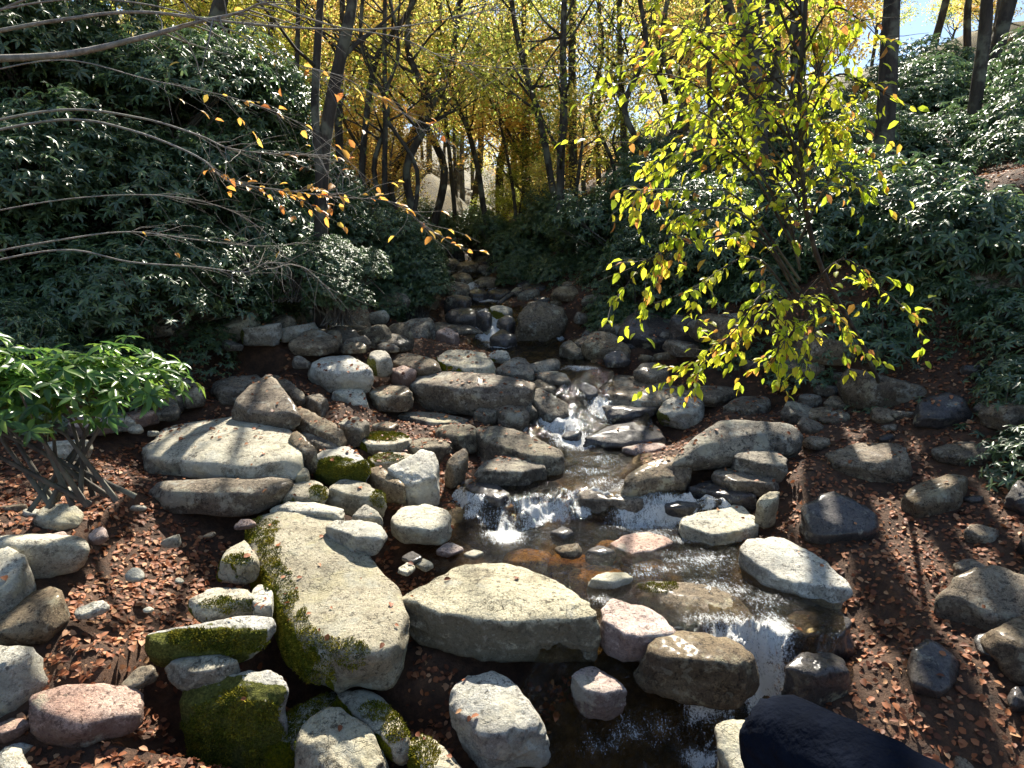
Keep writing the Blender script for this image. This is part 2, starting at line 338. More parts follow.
def cloth_mat(name, col):
    t = NT(name); tc = t.n('TexCoord'); pr = t.n('BsdfPrincipled'); pr.inputs['Roughness'].default_value = .95; pr.inputs['Specular IOR Level'].default_value = .05
    t.l(t.ramp(t.noise(tc.outputs['Object'], 14, 4, .6), [(.35, tuple(x*.8 for x in col)), (.65, tuple(x*1.25 for x in col))]), pr.inputs['Base Color'])
    b = t.n('Bump'); b.inputs['Distance'].default_value = .03; b.inputs['Strength'].default_value = 1; t.l(t.math('ADD', t.noise(tc.outputs['Object'], 9, 4, .6), t.math('MULTIPLY', t.noise(tc.outputs['Object'], 300, 2, .6), .04)), b.inputs['Height']); t.l(b.outputs[0], pr.inputs['Normal'])
    t.l(pr.outputs[0], t.out.inputs[0]); return t.m

# ------------------------------------------------------------------ ground and water
ss = np.concatenate([np.arange(2.2, 9.5, .022), np.geomspace(9.52, 26, 260)]); tt = np.linspace(0, 1, 150)
S, T = np.meshgrid(ss, tt, indexing='ij'); Lx, Rx = LE(S)-.3, RE(S)+.3; XX = Lx + (Rx-Lx)*T
skew = .18*vnoise(np.stack([XX.ravel()*1.6, S.ravel()*.5, 0*S.ravel()], 1), 3).reshape(S.shape)
skew2 = .10*vnoise(np.stack([XX.ravel()*5, S.ravel()*1.5, 0*S.ravel()], 1), 4).reshape(S.shape)
Z = W(S + skew + skew2); slope = np.abs(np.gradient(Z, axis=0)/np.gradient(S, axis=0))
pt = np.stack([XX.ravel(), S.ravel()*.6, Z.ravel()], 1)
rip = (fbm(pt*6, 3, 11)*.014 + fbm(pt*20, 2, 15)*.006).reshape(S.shape)*(1 + 3*np.clip(slope, 0, 1.2))
Z = Z + rip
def bump2(x, y, cx, cyy, rx, ry): return np.exp(-(((x-cx)/rx)**2 + ((y-cyy)/ry)**2))
foam = np.clip(slope*1.0 - .25, 0, .75)*np.where(S < 4.5, np.clip((XX-1.25)/.2, 0, 1)*np.clip((1.95-XX)/.2, 0, 1), 1)
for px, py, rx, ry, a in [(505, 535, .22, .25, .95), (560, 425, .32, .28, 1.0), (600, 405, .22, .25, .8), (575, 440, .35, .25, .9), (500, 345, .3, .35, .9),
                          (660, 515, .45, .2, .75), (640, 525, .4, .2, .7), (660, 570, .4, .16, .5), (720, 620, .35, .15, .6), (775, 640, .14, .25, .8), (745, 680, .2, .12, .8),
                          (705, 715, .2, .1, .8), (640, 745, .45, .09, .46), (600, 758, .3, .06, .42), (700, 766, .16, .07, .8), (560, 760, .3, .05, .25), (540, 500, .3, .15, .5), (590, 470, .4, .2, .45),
                          (700, 560, .5, .35, .5), (720, 590, .4, .25, .56), (640, 500, .4, .3, .58), (610, 485, .4, .3, .55), (560, 500, .4, .3, .45), (690, 540, .3, .15, .55), (650, 535, .3, .15, .6), (760, 600, .3, .2, .5), (600, 600, .2, .12, .5), (640, 575, .2, .1, .5), (490, 520, .2, .15, .5), (600, 460, .4, .4, .4), (580, 368, .35, .25, .7), (490, 300, .35, .5, .8), (484, 318, .35, .5, 1.0), (497, 322, .3, .4, 1.0), (492, 333, .4, .35, .9), (468, 283, .3, .6, .8), (450, 262, .3, .8, .8), (455, 270, .3, .8, .6)]:  # broad pool patches here paint sun glints as white specks; cascades are whitewater
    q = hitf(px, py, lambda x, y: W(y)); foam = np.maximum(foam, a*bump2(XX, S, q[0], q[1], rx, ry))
wi = (np.arange(len(ss)-1)[:, None]*150 + np.arange(149)[None]).ravel()
wme = mesh('water', np.stack([XX.ravel(), S.ravel(), Z.ravel()], 1), np.stack([wi, wi+1, wi+151, wi+150], 1))
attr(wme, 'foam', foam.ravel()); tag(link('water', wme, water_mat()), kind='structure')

# ------------------------------------------------------------------ rocks
def ico(sub):
    bm = bmesh.new(); bmesh.ops.create_icosphere(bm, subdivisions=sub, radius=1)
    v = np.array([x.co[:] for x in bm.verts]); f = np.array([[q.index for q in p.verts] for p in bm.faces]); bm.free(); return v, f
ICO = {k: ico(k) for k in (3, 4, 5, 6)}
CARVE = []; ROCKS = []; BV = []; BF = []; nb = 0
def hull_rock(name, pts, mat, sub=4, p=14, amp=1.0, seed=None, grain=1.0):
    global nb
    pts = np.asarray(pts, float); seed = seed if seed is not None else random.randrange(10000)
    bm = bmesh.new(); [bm.verts.new(q) for q in pts]; bmesh.ops.convex_hull(bm, input=bm.verts, use_existing_faces=False)
    c = (pts.min(0)+pts.max(0))*.5*.4 + pts.mean(0)*.6
    ns = {}
    for f in bm.faces:
        f.normal_update(); n = np.array(f.normal[:]); d = float(n @ (np.array(f.verts[0].co[:]) - c))
        if d < 0: n = -n; d = -d
        if f.calc_area() < 1e-6: continue
        key = tuple(np.round(n*5)); ns.setdefault(key, [0, 0, 0]); e = ns[key]; ar = f.calc_area()
        e[0] = e[0] + n*ar; e[1] += d*ar; e[2] += ar
    bm.free()
    N = np.array([e[0]/np.linalg.norm(e[0]) for e in ns.values()]); D = np.array([max(e[1]/e[2], .01) for e in ns.values()])
    rs = np.random.default_rng(seed); hp = pts - c
    for _ in range(rs.integers(4, 8)):
        n_ = rs.normal(size=3); n_[2] = abs(n_[2])*.8 - .25; n_ /= np.linalg.norm(n_); N = np.vstack([N, n_]); D = np.append(D, max((hp @ n_).max(), .02)*rs.uniform(.76, .93))
    u, f = ICO[sub]; ext = (pts.max(0)-pts.min(0))/2; size = float(ext.mean())
    u = u*(ext**.7); u = u/np.linalg.norm(u, axis=1)[:, None]
    a = np.clip(u @ N.T/D, 0, None); r = (a**p).sum(1)**(-1/p)
    w = u*r[:, None]; sd = seed*7.31; q = w/size
    # noise: broad lumps, planar breaks, small chips
    nz = fbm(q*1.1 + sd, 2, 1)*.075 + np.abs(fbm(q*2.0 + sd, 3, 2))*-.075 + fbm((w+sd)*9, 3, 4)*.010/ max(size, .15)*.35*grain
    w = w*(1 + (nz*amp)[:, None])
    e0, e1 = (pts-c).min(0), (pts-c).max(0); w = np.where(w > 0, w*e1/w.max(0), w*e0/w.min(0))
    w = w + c; loc = np.array([c[0], c[1], w[:, 2].min()])
    me = mesh(name, w-loc, f); o = link(name, me, M[mat], loc=loc)
    BV.append(w); BF.append(f + nb); nb += len(w)
    ROCKS.append((o, w)); return o
MASK = np.zeros((780, 1100), np.float32)       # nearest traced rock's depth per pixel, to keep loose stones off it
def rock(name, cat, label, mat, T, yb, tilt=0., roll=0., bs=.9, ms=1.06, sub=None, p=14, z=None, Yf=None, peak=None, amp=1.0, drop=.12, maxd=1.15):
    T = [tuple(q) for q in T]; xs_ = [q[0] for q in T]; xc = (min(xs_)+max(xs_))/2; yfr = max(q[1] for q in T)
    if Yf is None:
        b = hitf(xc, yb, surf); Yf = b[1]; zb = b[2]
    else: b = at(xc, yb, Yf); zb = b[2]
    wpx = max(xs_)-min(xs_); width = wpx/F*Yf; ins = .05*width
    zt = at(xc, yfr, Yf+ins)[2]; x0 = at(xc, yfr, Yf)[0]
    while True:
        P = []
        for q in T:
            r = ray(*q); den = r[2] - tilt*r[1] - roll*r[0]
            if den >= -.01: P = None; break
            t = (zt - H - tilt*(Yf+ins) - roll*x0)/den; P.append((r[0]*t, r[1]*t, H + r[2]*t))
        if P is not None:
            P = np.array(P); dep = np.ptp(P[:, 1])
            if dep < maxd*max(width, .1) or tilt > 2.5: break
        tilt += .08
        if tilt > 4: break
    cxy = P.mean(0); zb2 = min(zb, zt-.03) - drop
    mid = P.copy(); mid[:, :2] = cxy[:2] + (P[:, :2]-cxy[:2])*ms; mid[:, 2] = P[:, 2] - .35*np.maximum(P[:, 2]-zb2, .02)
    bot = P.copy(); bot[:, :2] = cxy[:2] + (P[:, :2]-cxy[:2])*bs + (np.array([random.uniform(-.12, .12), random.uniform(-.02, .12)])*width if bs == .9 else 0); bot[:, 2] = zb2
    dome = P.copy(); dome = cxy + (P-cxy)*.45; dome[:, 2] += .05*width*random.uniform(.4, 1.2); pts = np.concatenate([P, dome, mid, bot])
    CARVE.append((cxy[0], cxy[1], np.ptp(P[:, 0])/2*1.05, np.ptp(P[:, 1])/2*1.05, min(zb2+drop, zt-.6*(zt-zb2-drop)), zt))
    if peak: pts = np.concatenate([pts, [at(*peak[:2], Yf + peak[2])]])
    wp = wpx
    if sub is None: sub = 6 if wp > 150 else 5 if wp > 45 else 4
    if wp < 22: p = 8
    elif p == 14: p = random.choice([14, 18, 24, 30])
    if Yf > 5.7 and mat == 'grey': mat = 'grey_shaded'  # farther grey rocks take the copy with shade painted into it
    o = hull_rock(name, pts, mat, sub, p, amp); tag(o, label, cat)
    x0_, x1_ = int(max(min(xs_), 0)), int(min(max(xs_), 1099)); y0_, y1_ = int(min(q[1] for q in T)), int(min(yb, 779))
    if x1_ > x0_ and y1_ > y0_: MASK[y0_:y1_, x0_:x1_] = np.where(MASK[y0_:y1_, x0_:x1_] == 0, Yf, np.minimum(MASK[y0_:y1_, x0_:x1_], Yf))
    return o
B, K = 'boulder', 'rock'
rock('boulder', B, 'huge tan flat-topped boulder in the centre foreground overhanging a dark hollow', 'tan', [(396, 585), (425, 573), (479, 560), (507, 560), (556, 578), (589, 602), (601, 620), (561, 617), (507, 614), (479, 620), (449, 613), (416, 598)], 674, z=0, Yf=3.72, bs=.97, ms=1.02, sub=6, p=16, tilt=.08, drop=0)
rock('boulder', B, 'long pale lichen-spotted slab beside the huge tan boulder, green moss down its left edge', 'mossy', [(247, 521), (275, 509), (303, 505), (335, 520), (370, 548), (392, 577), (401, 620), (397, 655), (370, 658), (335, 655), (300, 632), (298, 605), (285, 575), (262, 545)], 692, tilt=.10, ms=1.04, bs=.92, sub=6, maxd=2.2)
rock('boulder', B, 'large smooth grey boulder at the left edge above a dark gap', 'grey', [(150, 455), (165, 428), (209, 421), (237, 414), (270, 412), (286, 426), (299, 456), (293, 464), (267, 469), (239, 465), (205, 462)], 486, bs=.85, p=16)
rock('rock', K, 'dark ledge stone directly beneath the large smooth grey boulder', 'brown', [(150, 484), (230, 478), (285, 478), (283, 487), (230, 493), (170, 492)], 508)
rock('rock', K, 'small blocky grey stone tucked against the right side of the large grey boulder', 'grey', [(291, 470), (298, 465), (309, 468), (308, 475), (296, 476)], 482)
rock('rock', K, 'low tan stone with a mossy right end just above the thin white ridge stone', 'mossy', [(281, 491), (300, 482), (313, 479), (326, 488), (325, 495), (305, 497)], 503)
rock('rock', K, 'wedge-shaped tan stone with a shaded front left of the pointed white rock', 'grey', [(327, 487), (345, 477), (358, 479), (383, 492), (385, 498), (360, 497), (340, 492)], 510, tilt=.1)
rock('rock', K, 'thin white ridge-like stone behind the top of the long pale slab', 'white', [(270, 508), (285, 500), (310, 501), (343, 510), (338, 514), (310, 511), (290, 509)], 522)
rock('rock', K, 'small pointed grey stone standing on the brown leaves', 'white', [(352, 514), (366, 503), (382, 514), (375, 518), (360, 518)], 524, tilt=.4)
rock('rock', K, 'flat lichen-white rock right of the long pale slab', 'white', [(328, 523), (350, 518), (372, 519), (386, 530), (380, 537), (355, 536)], 546)
rock('rock', K, 'rounded white and black lichen rock on the leaves at the edge of the pool', 'white', [(391, 515), (405, 503), (426, 502), (444, 509), (450, 521), (440, 528), (420, 527), (400, 524)], 541, p=10)
rock('boulder', B, 'upright pointed white rock with a sharp peak above the pool', 'white', [(389, 472), (412, 458), (432, 448), (439, 462), (436, 477), (420, 484), (405, 483)], 502, tilt=.5, sub=5)
rock('rock', K, 'tilted brown slab leaning against the left of the pointed white rock', 'brown', [(367, 466), (378, 465), (400, 478), (405, 486), (392, 484), (376, 476)], 495, tilt=.3)
rock('rock', K, 'low moss-edged stone behind the tilted brown slab', 'mossy', [(368, 458), (378, 453), (395, 451), (412, 455), (400, 461), (376, 463)], 469)
rock('boulder', B, 'lumpy moss-covered rock between the large grey boulder and the tilted brown slab', 'mossfront', [(311, 457), (325, 447), (345, 445), (362, 455), (367, 466), (350, 466), (328, 463)], 480)
rock('rock', K, 'narrow brown block standing right of the large grey boulder', 'brown', [(288, 432), (298, 430), (312, 445), (317, 453), (305, 454), (294, 446)], 466, tilt=.4)
rock('rock', K, 'thin flat slab lying behind the lumpy mossy rock', 'grey', [(303, 431), (325, 435), (341, 442), (327, 446), (310, 441)], 450)
rock('rock', K, 'long narrow slanting slab pointing down toward the lumpy mossy rock', 'brown', [(294, 407), (306, 408), (330, 423), (344, 436), (337, 441), (315, 430), (299, 418)], 446, tilt=.35)
rock('rock', K, 'rounded tan rock with yellow moss left of the stacked flat slabs', 'mossy', [(355, 437), (370, 431), (400, 431), (412, 438), (400, 444), (368, 443)], 453)
rock('rock', K, 'half-buried grey stone right of the rounded yellow-mossed rock', 'grey', [(408, 446), (420, 438), (440, 436), (452, 441), (440, 447), (418, 448)], 458)
rock('rock', K, 'flat stone topped with leaves behind the long pale sloping slab', 'grey', [(436, 427), (447, 424), (470, 425), (480, 431), (465, 437), (444, 434)], 448)
rock('boulder', B, 'long pale sloping slab with a deep blue shadow under it left of the stream', 'grey', [(477, 429), (492, 425), (515, 430), (540, 442), (562, 453), (552, 458), (528, 455), (505, 447), (486, 439)], 476, tilt=.1)
rock('boulder', B, 'flat-topped pale rock just below the long pale sloping slab', 'grey', [(476, 470), (490, 458), (520, 454), (540, 455), (546, 466), (522, 472), (495, 472)], 488)
rock('boulder', B, 'dark greenish wet rock beside the little splashing fall into the pool', 'dark', [(461, 483), (475, 478), (490, 481), (511, 493), (500, 499), (478, 493)], 514)
rock('rock', K, 'dark blue-grey slanted rock left of the flat-topped pale rock', 'brown', [(445, 464), (458, 449), (468, 448), (466, 460), (454, 472)], 480, tilt=.5)
rock('rock', K, 'small reddish wet stone at the lip of the little splashing fall', 'pink', [(497, 505), (507, 501), (515, 505), (508, 509)], 515)
rock('rock', K, 'small black stone in the white foam at the head of the pool', 'dark', [(522, 513), (533, 509), (544, 513), (535, 517)], 520)
rock('rock', K, 'small black pointed stone alone in the middle of the pool', 'dark', [(551, 530), (561, 525), (574, 531), (563, 535)], 539)
rock('rock', K, 'low broken black stone at the right side of the amber pool', 'dark', [(586, 549), (597, 544), (616, 550), (602, 553)], 557)
rock('boulder', B, 'low dark boulder with a pale grey top standing in the middle of the stream', 'brown', [(571, 489), (583, 483), (605, 484), (627, 489), (642, 498), (622, 500), (598, 498), (582, 495)], 516)
rock('rock', K, 'flat pale pinkish diamond-shaped slab lying in the glittering water', 'pink', [(607, 541), (625, 533), (652, 531), (671, 541), (655, 548), (633, 551), (620, 547)], 556)
rock('boulder', B, 'white boulder patterned with leaf shadows right of the glittering water', 'white', [(682, 521), (695, 510), (720, 505), (742, 503), (753, 512), (757, 524), (740, 531), (715, 535), (698, 530)], 547, tilt=.15)
rock('boulder', B, 'big smooth pinkish white boulder sloping at the right edge', 'white', [(742, 549), (752, 536), (770, 534), (795, 543), (820, 557), (842, 575), (835, 592), (800, 582), (765, 570)], 606, tilt=.2)
rock('boulder', B, 'large arched boulder with a bright crest and pale lower face on the right bank', 'grey', [(676, 462), (698, 431), (715, 421), (745, 418), (785, 422), (800, 430), (795, 441), (740, 440), (705, 452)], 466, tilt=.7, sub=5)
rock('rock', K, 'small pale stone resting in front of the large arched boulder', 'grey', [(732, 453), (745, 447), (765, 449), (785, 457), (786, 465), (760, 463), (742, 461)], 475)
rock('rock', K, 'dark rounded stone below the small pale stone on the right bank', 'brown', [(713, 472), (725, 466), (750, 468), (780, 474), (770, 482), (735, 480)], 490)
rock('boulder', B, 'dark purple boulder with a crumpled pale crest at the right of the stream', 'brown', [(622, 484), (640, 467), (660, 457), (678, 456), (690, 464), (684, 474), (655, 480)], 504, tilt=.4)
rock('rock', K, 'dark smooth hump between the dark purple boulder and the leaf-shadowed white boulder', 'dark', [(690, 487), (715, 479), (740, 483), (757, 495), (735, 496), (705, 492)], 505)
rock('rock', K, 'low dark ledge with a thin bright rim above the leaf-shadowed white boulder', 'dark', [(660, 502), (680, 498), (713, 498), (706, 505), (675, 507)], 519)
rock('rock', K, 'small upright grey slab behind the leaf-shadowed white boulder', 'grey', [(757, 502), (769, 491), (779, 491), (777, 500), (766, 509)], 519, tilt=.8)
rock('rock', K, 'flat reddish stone barely above the water by the dark sloping bedrock', 'pink', [(623, 447), (645, 442), (668, 444), (656, 450), (636, 451)], 453)
rock('boulder', B, 'dark purple sloping bedrock hump right of the white cascade', 'dark', [(586, 440), (612, 425), (635, 419), (662, 424), (668, 436), (630, 443)], 450, tilt=.2)
rock('rock', K, 'long dark flat rock directly above the dark sloping bedrock hump', 'dark', [(593, 406), (612, 400), (640, 400), (665, 405), (650, 412), (615, 412)], 419)
rock('boulder', B, 'broad flat bedrock slab with a pale patch right of the upper cascade', 'brown', [(598, 393), (612, 374), (640, 376), (682, 387), (692, 396), (655, 402), (620, 400)], 406)
rock('rock', K, 'low rounded dark stone resting on the broad flat bedrock slab', 'brown', [(634, 369), (645, 362), (660, 363), (669, 371), (652, 375)], 380)
rock('rock', K, 'lumpy moss-speckled rock left of the large arched boulder', 'mossy', [(658, 407), (672, 396), (690, 394), (704, 400), (700, 411), (677, 413)], 422)
rock('rock', K, 'flat dark rock with a pale rim below the drooping yellow leaves', 'brown', [(682, 393), (700, 386), (725, 385), (737, 390), (715, 397)], 402)
rock('rock', K, 'dark stone under the drooping evergreen leaves at the right edge', 'brown', [(724, 406), (740, 397), (760, 395), (772, 402), (750, 411)], 417)
rock('rock', K, 'rounded dark stone right of the big upright upstream boulder', 'brown', [(574, 341), (585, 335), (600, 337), (603, 345), (587, 348)], 354)
rock('boulder', B, 'big upright dark grey boulder beside the upper waterfall', 'brown', [(516, 315), (528, 304), (555, 301), (567, 304), (563, 318), (543, 327), (520, 328)], 343, tilt=1.2, p=18, sub=5)
rock('rock', K, 'slanted grey stone below the big upright upstream boulder', 'grey', [(560, 344), (572, 340), (585, 350), (576, 355)], 360, tilt=.2)
rock('boulder', B, 'dark rounded boulder with an ochre top above the long flat-topped block', 'mossy', [(438, 358), (453, 349), (480, 349), (492, 356), (497, 367), (470, 369), (450, 365)], 380, tilt=.2)
rock('boulder', B, 'long flat-topped purple-brown block with a bright rim in mid stream', 'brown', [(409, 377), (430, 372), (460, 372), (500, 375), (532, 381), (522, 387), (470, 386), (420, 381)], 413, p=20)
rock('rock', K, 'rounded tan rock with a sunlit top at the right end of the long flat-topped block', 'grey', [(496, 368), (505, 360), (518, 356), (530, 364), (534, 373), (515, 375)], 379)
rock('rock', K, 'narrow pale stone pointing right above the upper cascade', 'grey', [(527, 365), (545, 362), (559, 358), (560, 364), (545, 370), (530, 369)], 373)
rock('rock', K, 'flat bright-topped rock immediately left of the upper cascade', 'grey', [(534, 374), (550, 370), (566, 373), (570, 379), (552, 382)], 390)
rock('rock', K, 'small dark stone with a bright edge under the flat bright-topped rock', 'brown', [(527, 385), (540, 378), (553, 384), (556, 390), (540, 391)], 396)
rock('rock', K, 'black round stone splitting the upper cascade', 'dark', [(579, 388), (586, 382), (595, 385), (598, 393), (588, 397)], 399)
rock('boulder', B, 'smooth slanting grey slab touching the left edge of the white cascade', 'grey', [(529, 396), (537, 388), (552, 394), (568, 403), (567, 416), (552, 418), (540, 409)], 428, tilt=.2)
rock('rock', K, 'thin leaning slab left of the smooth slanting grey slab', 'grey', [(509, 396), (517, 388), (527, 397), (537, 409), (528, 411), (517, 403)], 418, tilt=.4)
rock('boulder', B, 'slanting purple-grey slab above the long pale sloping slab', 'brown', [(494, 403), (505, 398), (520, 404), (529, 413), (520, 419), (505, 413)], 432, tilt=.2)
rock('rock', K, 'small grey round stone below the right end of the long flat-topped block', 'grey', [(474, 413), (485, 405), (498, 407), (496, 414), (484, 418)], 423)
rock('rock', K, 'thin bright flat slab below the long flat-topped block', 'grey', [(400, 412), (415, 410), (440, 412), (468, 418), (460, 422), (430, 421)], 428)
rock('boulder', B, 'rock with a cream-coloured face and brown leafy top on the shaded left bank', 'white', [(309, 364), (325, 356), (350, 355), (368, 362), (372, 371), (350, 373), (325, 371)], 388, bs=.8)
rock('rock', K, 'cream flat stone just below the cream-faced rock', 'white', [(331, 391), (350, 387), (363, 389), (367, 398), (352, 401)], 405)
rock('rock', K, 'dark slab with a bright right tip left of the long flat-topped block', 'brown', [(370, 391), (385, 384), (402, 384), (412, 391), (400, 397), (380, 397)], 405)
rock('rock', K, 'small squared mossy rock on the shaded left bank', 'mossy', [(367, 356), (375, 350), (388, 351), (392, 358), (380, 361)], 369)
rock('rock', K, 'small reddish leafy rock touching the left end of the long flat-topped block', 'pink', [(390, 369), (403, 365), (416, 370), (405, 375)], 380)
rock('rock', K, 'dark curved slab upstream of the reddish leafy rock', 'brown', [(390, 360), (405, 352), (430, 357), (441, 366), (415, 368)], 374)
rock('boulder', B, 'low dark slab at the foot of the left evergreen bank', 'brown', [(212, 384), (235, 375), (256, 374), (262, 380), (245, 389), (222, 392)], 402)
rock('boulder', B, 'broad sloping brown boulder with leaf dapples behind the large grey boulder', 'brown', [(232, 402), (250, 380), (264, 374), (278, 385), (292, 400), (299, 413), (275, 415), (250, 412)], 428, tilt=.25, sub=5)
rock('rock', K, 'tilted brick-shaped stone with a bright top edge on the left bank', 'grey', [(271, 380), (278, 374), (290, 383), (304, 396), (299, 401), (284, 391)], 408, tilt=.4, p=20)
rock('rock', K, 'dull rounded stone right of the tilted brick-shaped stone', 'brown', [(304, 398), (316, 393), (328, 397), (321, 405)], 412)
rock('rock', K, 'round speckled stone in the blue shade above the rounded yellow-mossed rock', 'grey', [(337, 424), (352, 415), (369, 423), (361, 430)], 440)
rock('rock', K, 'small leaf-covered stone above the rounded yellow-mossed rock', 'brown', [(371, 425), (385, 421), (399, 424), (390, 429)], 433)
rock('rock', K, 'long thin ledge left of the upper waterfall', 'brown', [(411, 327), (440, 322), (476, 323), (482, 328), (445, 331)], 336)
rock('rock', K, 'small ochre stone below the long thin ledge', 'pink', [(436, 331), (445, 327), (459, 334), (452, 338)], 344)
rock('rock', K, 'dark block left of the upper waterfall above the long thin ledge', 'dark', [(446, 311), (460, 307), (475, 309), (479, 317), (455, 319)], 326)
rock('rock', K, 'pale-topped stone high up the stream at the foot of the left bushes', 'grey', [(441, 286), (455, 281), (468, 283), (471, 289), (452, 292)], 299)
rock('rock', K, 'dark flat stone just below the pale-topped upstream stone', 'dark', [(444, 299), (455, 295), (471, 298), (465, 304)], 310)
rock('rock', K, 'round ochre-lit stone at the top right of the upper waterfall', 'mossy', [(486, 309), (500, 305), (512, 309), (505, 315)], 321)
rock('rock', K, 'black stone parting the upper waterfall', 'dark', [(476, 315), (484, 310), (492, 314), (489, 322)], 331)
rock('rock', K, 'black shiny stone right of the upper waterfall', 'dark', [(497, 320), (508, 315), (515, 321), (508, 328)], 333)
rock('rock', K, 'black triangular stone in the foam below the upper waterfall', 'dark', [(490, 338), (502, 329), (516, 337), (505, 342)], 347)
rock('boulder', B, 'green-mossed stone half covered in brown leaves at the lower left edge', 'mossfront', [(150, 634), (200, 624), (240, 616), (273, 619), (266, 631), (232, 640), (170, 645)], 662, tilt=.2)
rock('rock', K, 'smooth grey stone at the left edge between the two mossy foreground boulders', 'grey', [(165, 664), (190, 655), (228, 654), (236, 661), (220, 669), (180, 672)], 684)
rock('boulder', B, 'big white boulder with a thick green moss front in the lower left corner', 'mossfront', [(180, 692), (222, 670), (250, 660), (281, 663), (286, 690), (270, 706), (236, 702), (205, 706)], 775, sub=6, Yf=3.28, bs=.95, tilt=.35)
rock('boulder', B, 'rough pitted grey boulder at the bottom edge', 'grey', [(296, 746), (312, 717), (340, 704), (366, 716), (384, 746), (370, 778), (315, 780)], 860, sub=6, Yf=2.95, ms=1.28, bs=1.5, p=9)
rock('boulder', B, 'narrow moss-topped rock ridge behind the rough pitted boulder', 'mossfront', [(262, 748), (283, 722), (308, 699), (333, 688), (338, 697), (314, 714), (288, 742)], 775, Yf=3.3, tilt=.1, maxd=3)
rock('boulder', B, 'curved white boulder with a yellow moss stripe right of the rough pitted boulder', 'mossy', [(333, 692), (355, 686), (380, 697), (397, 715), (410, 738), (395, 745), (370, 722), (345, 706)], 762, Yf=3.2, tilt=.1, maxd=2.5)
rock('boulder', B, 'narrow olive-green rock slanting out of the bottom edge', 'mossy', [(407, 740), (416, 729), (440, 745), (470, 775), (450, 792), (418, 768)], 830, Yf=2.95, maxd=4, tilt=.1)
rock('boulder', B, 'rounded white-topped boulder in front of the huge tan boulder', 'white', [(452, 690), (466, 672), (485, 667), (512, 680), (535, 700), (547, 718), (520, 728), (480, 735), (458, 715)], 772, Yf=3.15, bs=.9, ms=1.08, p=10, sub=6)
rock('rock', K, 'flat mossy stone in the brown leaves at the left edge', 'mossy', [(190, 600), (215, 586), (247, 587), (254, 597), (225, 604), (200, 608)], 615)
rock('rock', K, 'small lichen-white stone against the left side of the long pale slab', 'white', [(250, 592), (262, 580), (272, 590), (270, 604), (256, 606)], 614, tilt=.03, maxd=5)
rock('rock', K, 'half-buried triangular stone with a yellow moss edge in the left leaf litter', 'mossy', [(216, 558), (230, 545), (246, 540), (257, 558), (245, 564)], 573)
rock('boulder', B, 'pink flat-topped rock touching the right end of the huge tan boulder', 'pink', [(598, 610), (614, 598), (640, 604), (668, 617), (680, 630), (655, 635), (622, 634), (604, 624)], 654, p=12, Yf=3.70, tilt=.1)
rock('boulder', B, 'long dark slab with a mossy pale back edge in the stream above the pink rock', 'brown', [(626, 589), (645, 581), (690, 581), (722, 589), (748, 608), (765, 632), (745, 632), (710, 614), (680, 602), (645, 598)], 645, tilt=.12, Yf=3.86)
rock('boulder', B, 'long dark boulder with a pale crusted top beside the chute', 'brown', [(638, 641), (660, 632), (695, 631), (732, 637), (760, 656), (745, 665), (700, 658), (660, 655)], 700, Yf=3.42)
rock('rock', K, 'small dark-fronted stone at the near edge of the amber pool', 'grey', [(589, 579), (605, 571), (622, 571), (632, 577), (612, 582)], 590)
rock('rock', K, 'leaf-topped brown stone in the dark hollow under the pink rock', 'pink', [(572, 676), (588, 664), (606, 667), (626, 688), (605, 694), (585, 690)], 712, Yf=3.45)
rock('boulder', B, 'dark purple boulder at the right edge of the chute', 'dark', [(782, 628), (797, 608), (816, 602), (842, 606), (855, 628), (815, 636)], 668, Yf=3.8)
rock('rock', K, 'black wet stone with a foamy rim in the chute at the right edge', 'dark', [(784, 664), (800, 652), (830, 650), (852, 666), (815, 673)], 705, Yf=3.4)
rock('boulder', B, 'dark rock with a tan flank under the seated person in navy', 'grey', [(716, 732), (735, 717), (765, 722), (800, 760), (790, 800), (745, 795)], 830, Yf=2.75)
rock('pebble', 'pebble', 'largest of the pale pebbles on the leaves by the pool', 'pink', [(437, 549), (449, 542), (463, 548), (450, 553)], 555, drop=.02, maxd=3, tilt=.02)
rock('pebble', 'pebble', 'blue-grey pebble nearest to the pool water', 'grey', [(464, 553), (474, 549), (483, 552), (473, 556)], 559, drop=.02, maxd=3, tilt=.02)
rock('pebble', 'pebble', 'dark slate-coloured pebble on the leaves beside the huge tan boulder', 'dark', [(402, 556), (412, 550), (422, 556), (412, 561)], 564, drop=.02, maxd=3, tilt=.02)
rock('pebble', 'pebble', 'small oval tan pebble right of the dark slate pebble', 'grey', [(415, 562), (424, 558), (433, 563), (424, 567)], 569, drop=.02, maxd=3, tilt=.02)
rock('pebble', 'pebble', 'light grey pebble touching the left end of the huge tan boulder', 'white', [(398, 568), (408, 561), (415, 566), (408, 572)], 576, drop=.02, maxd=3, tilt=.02)
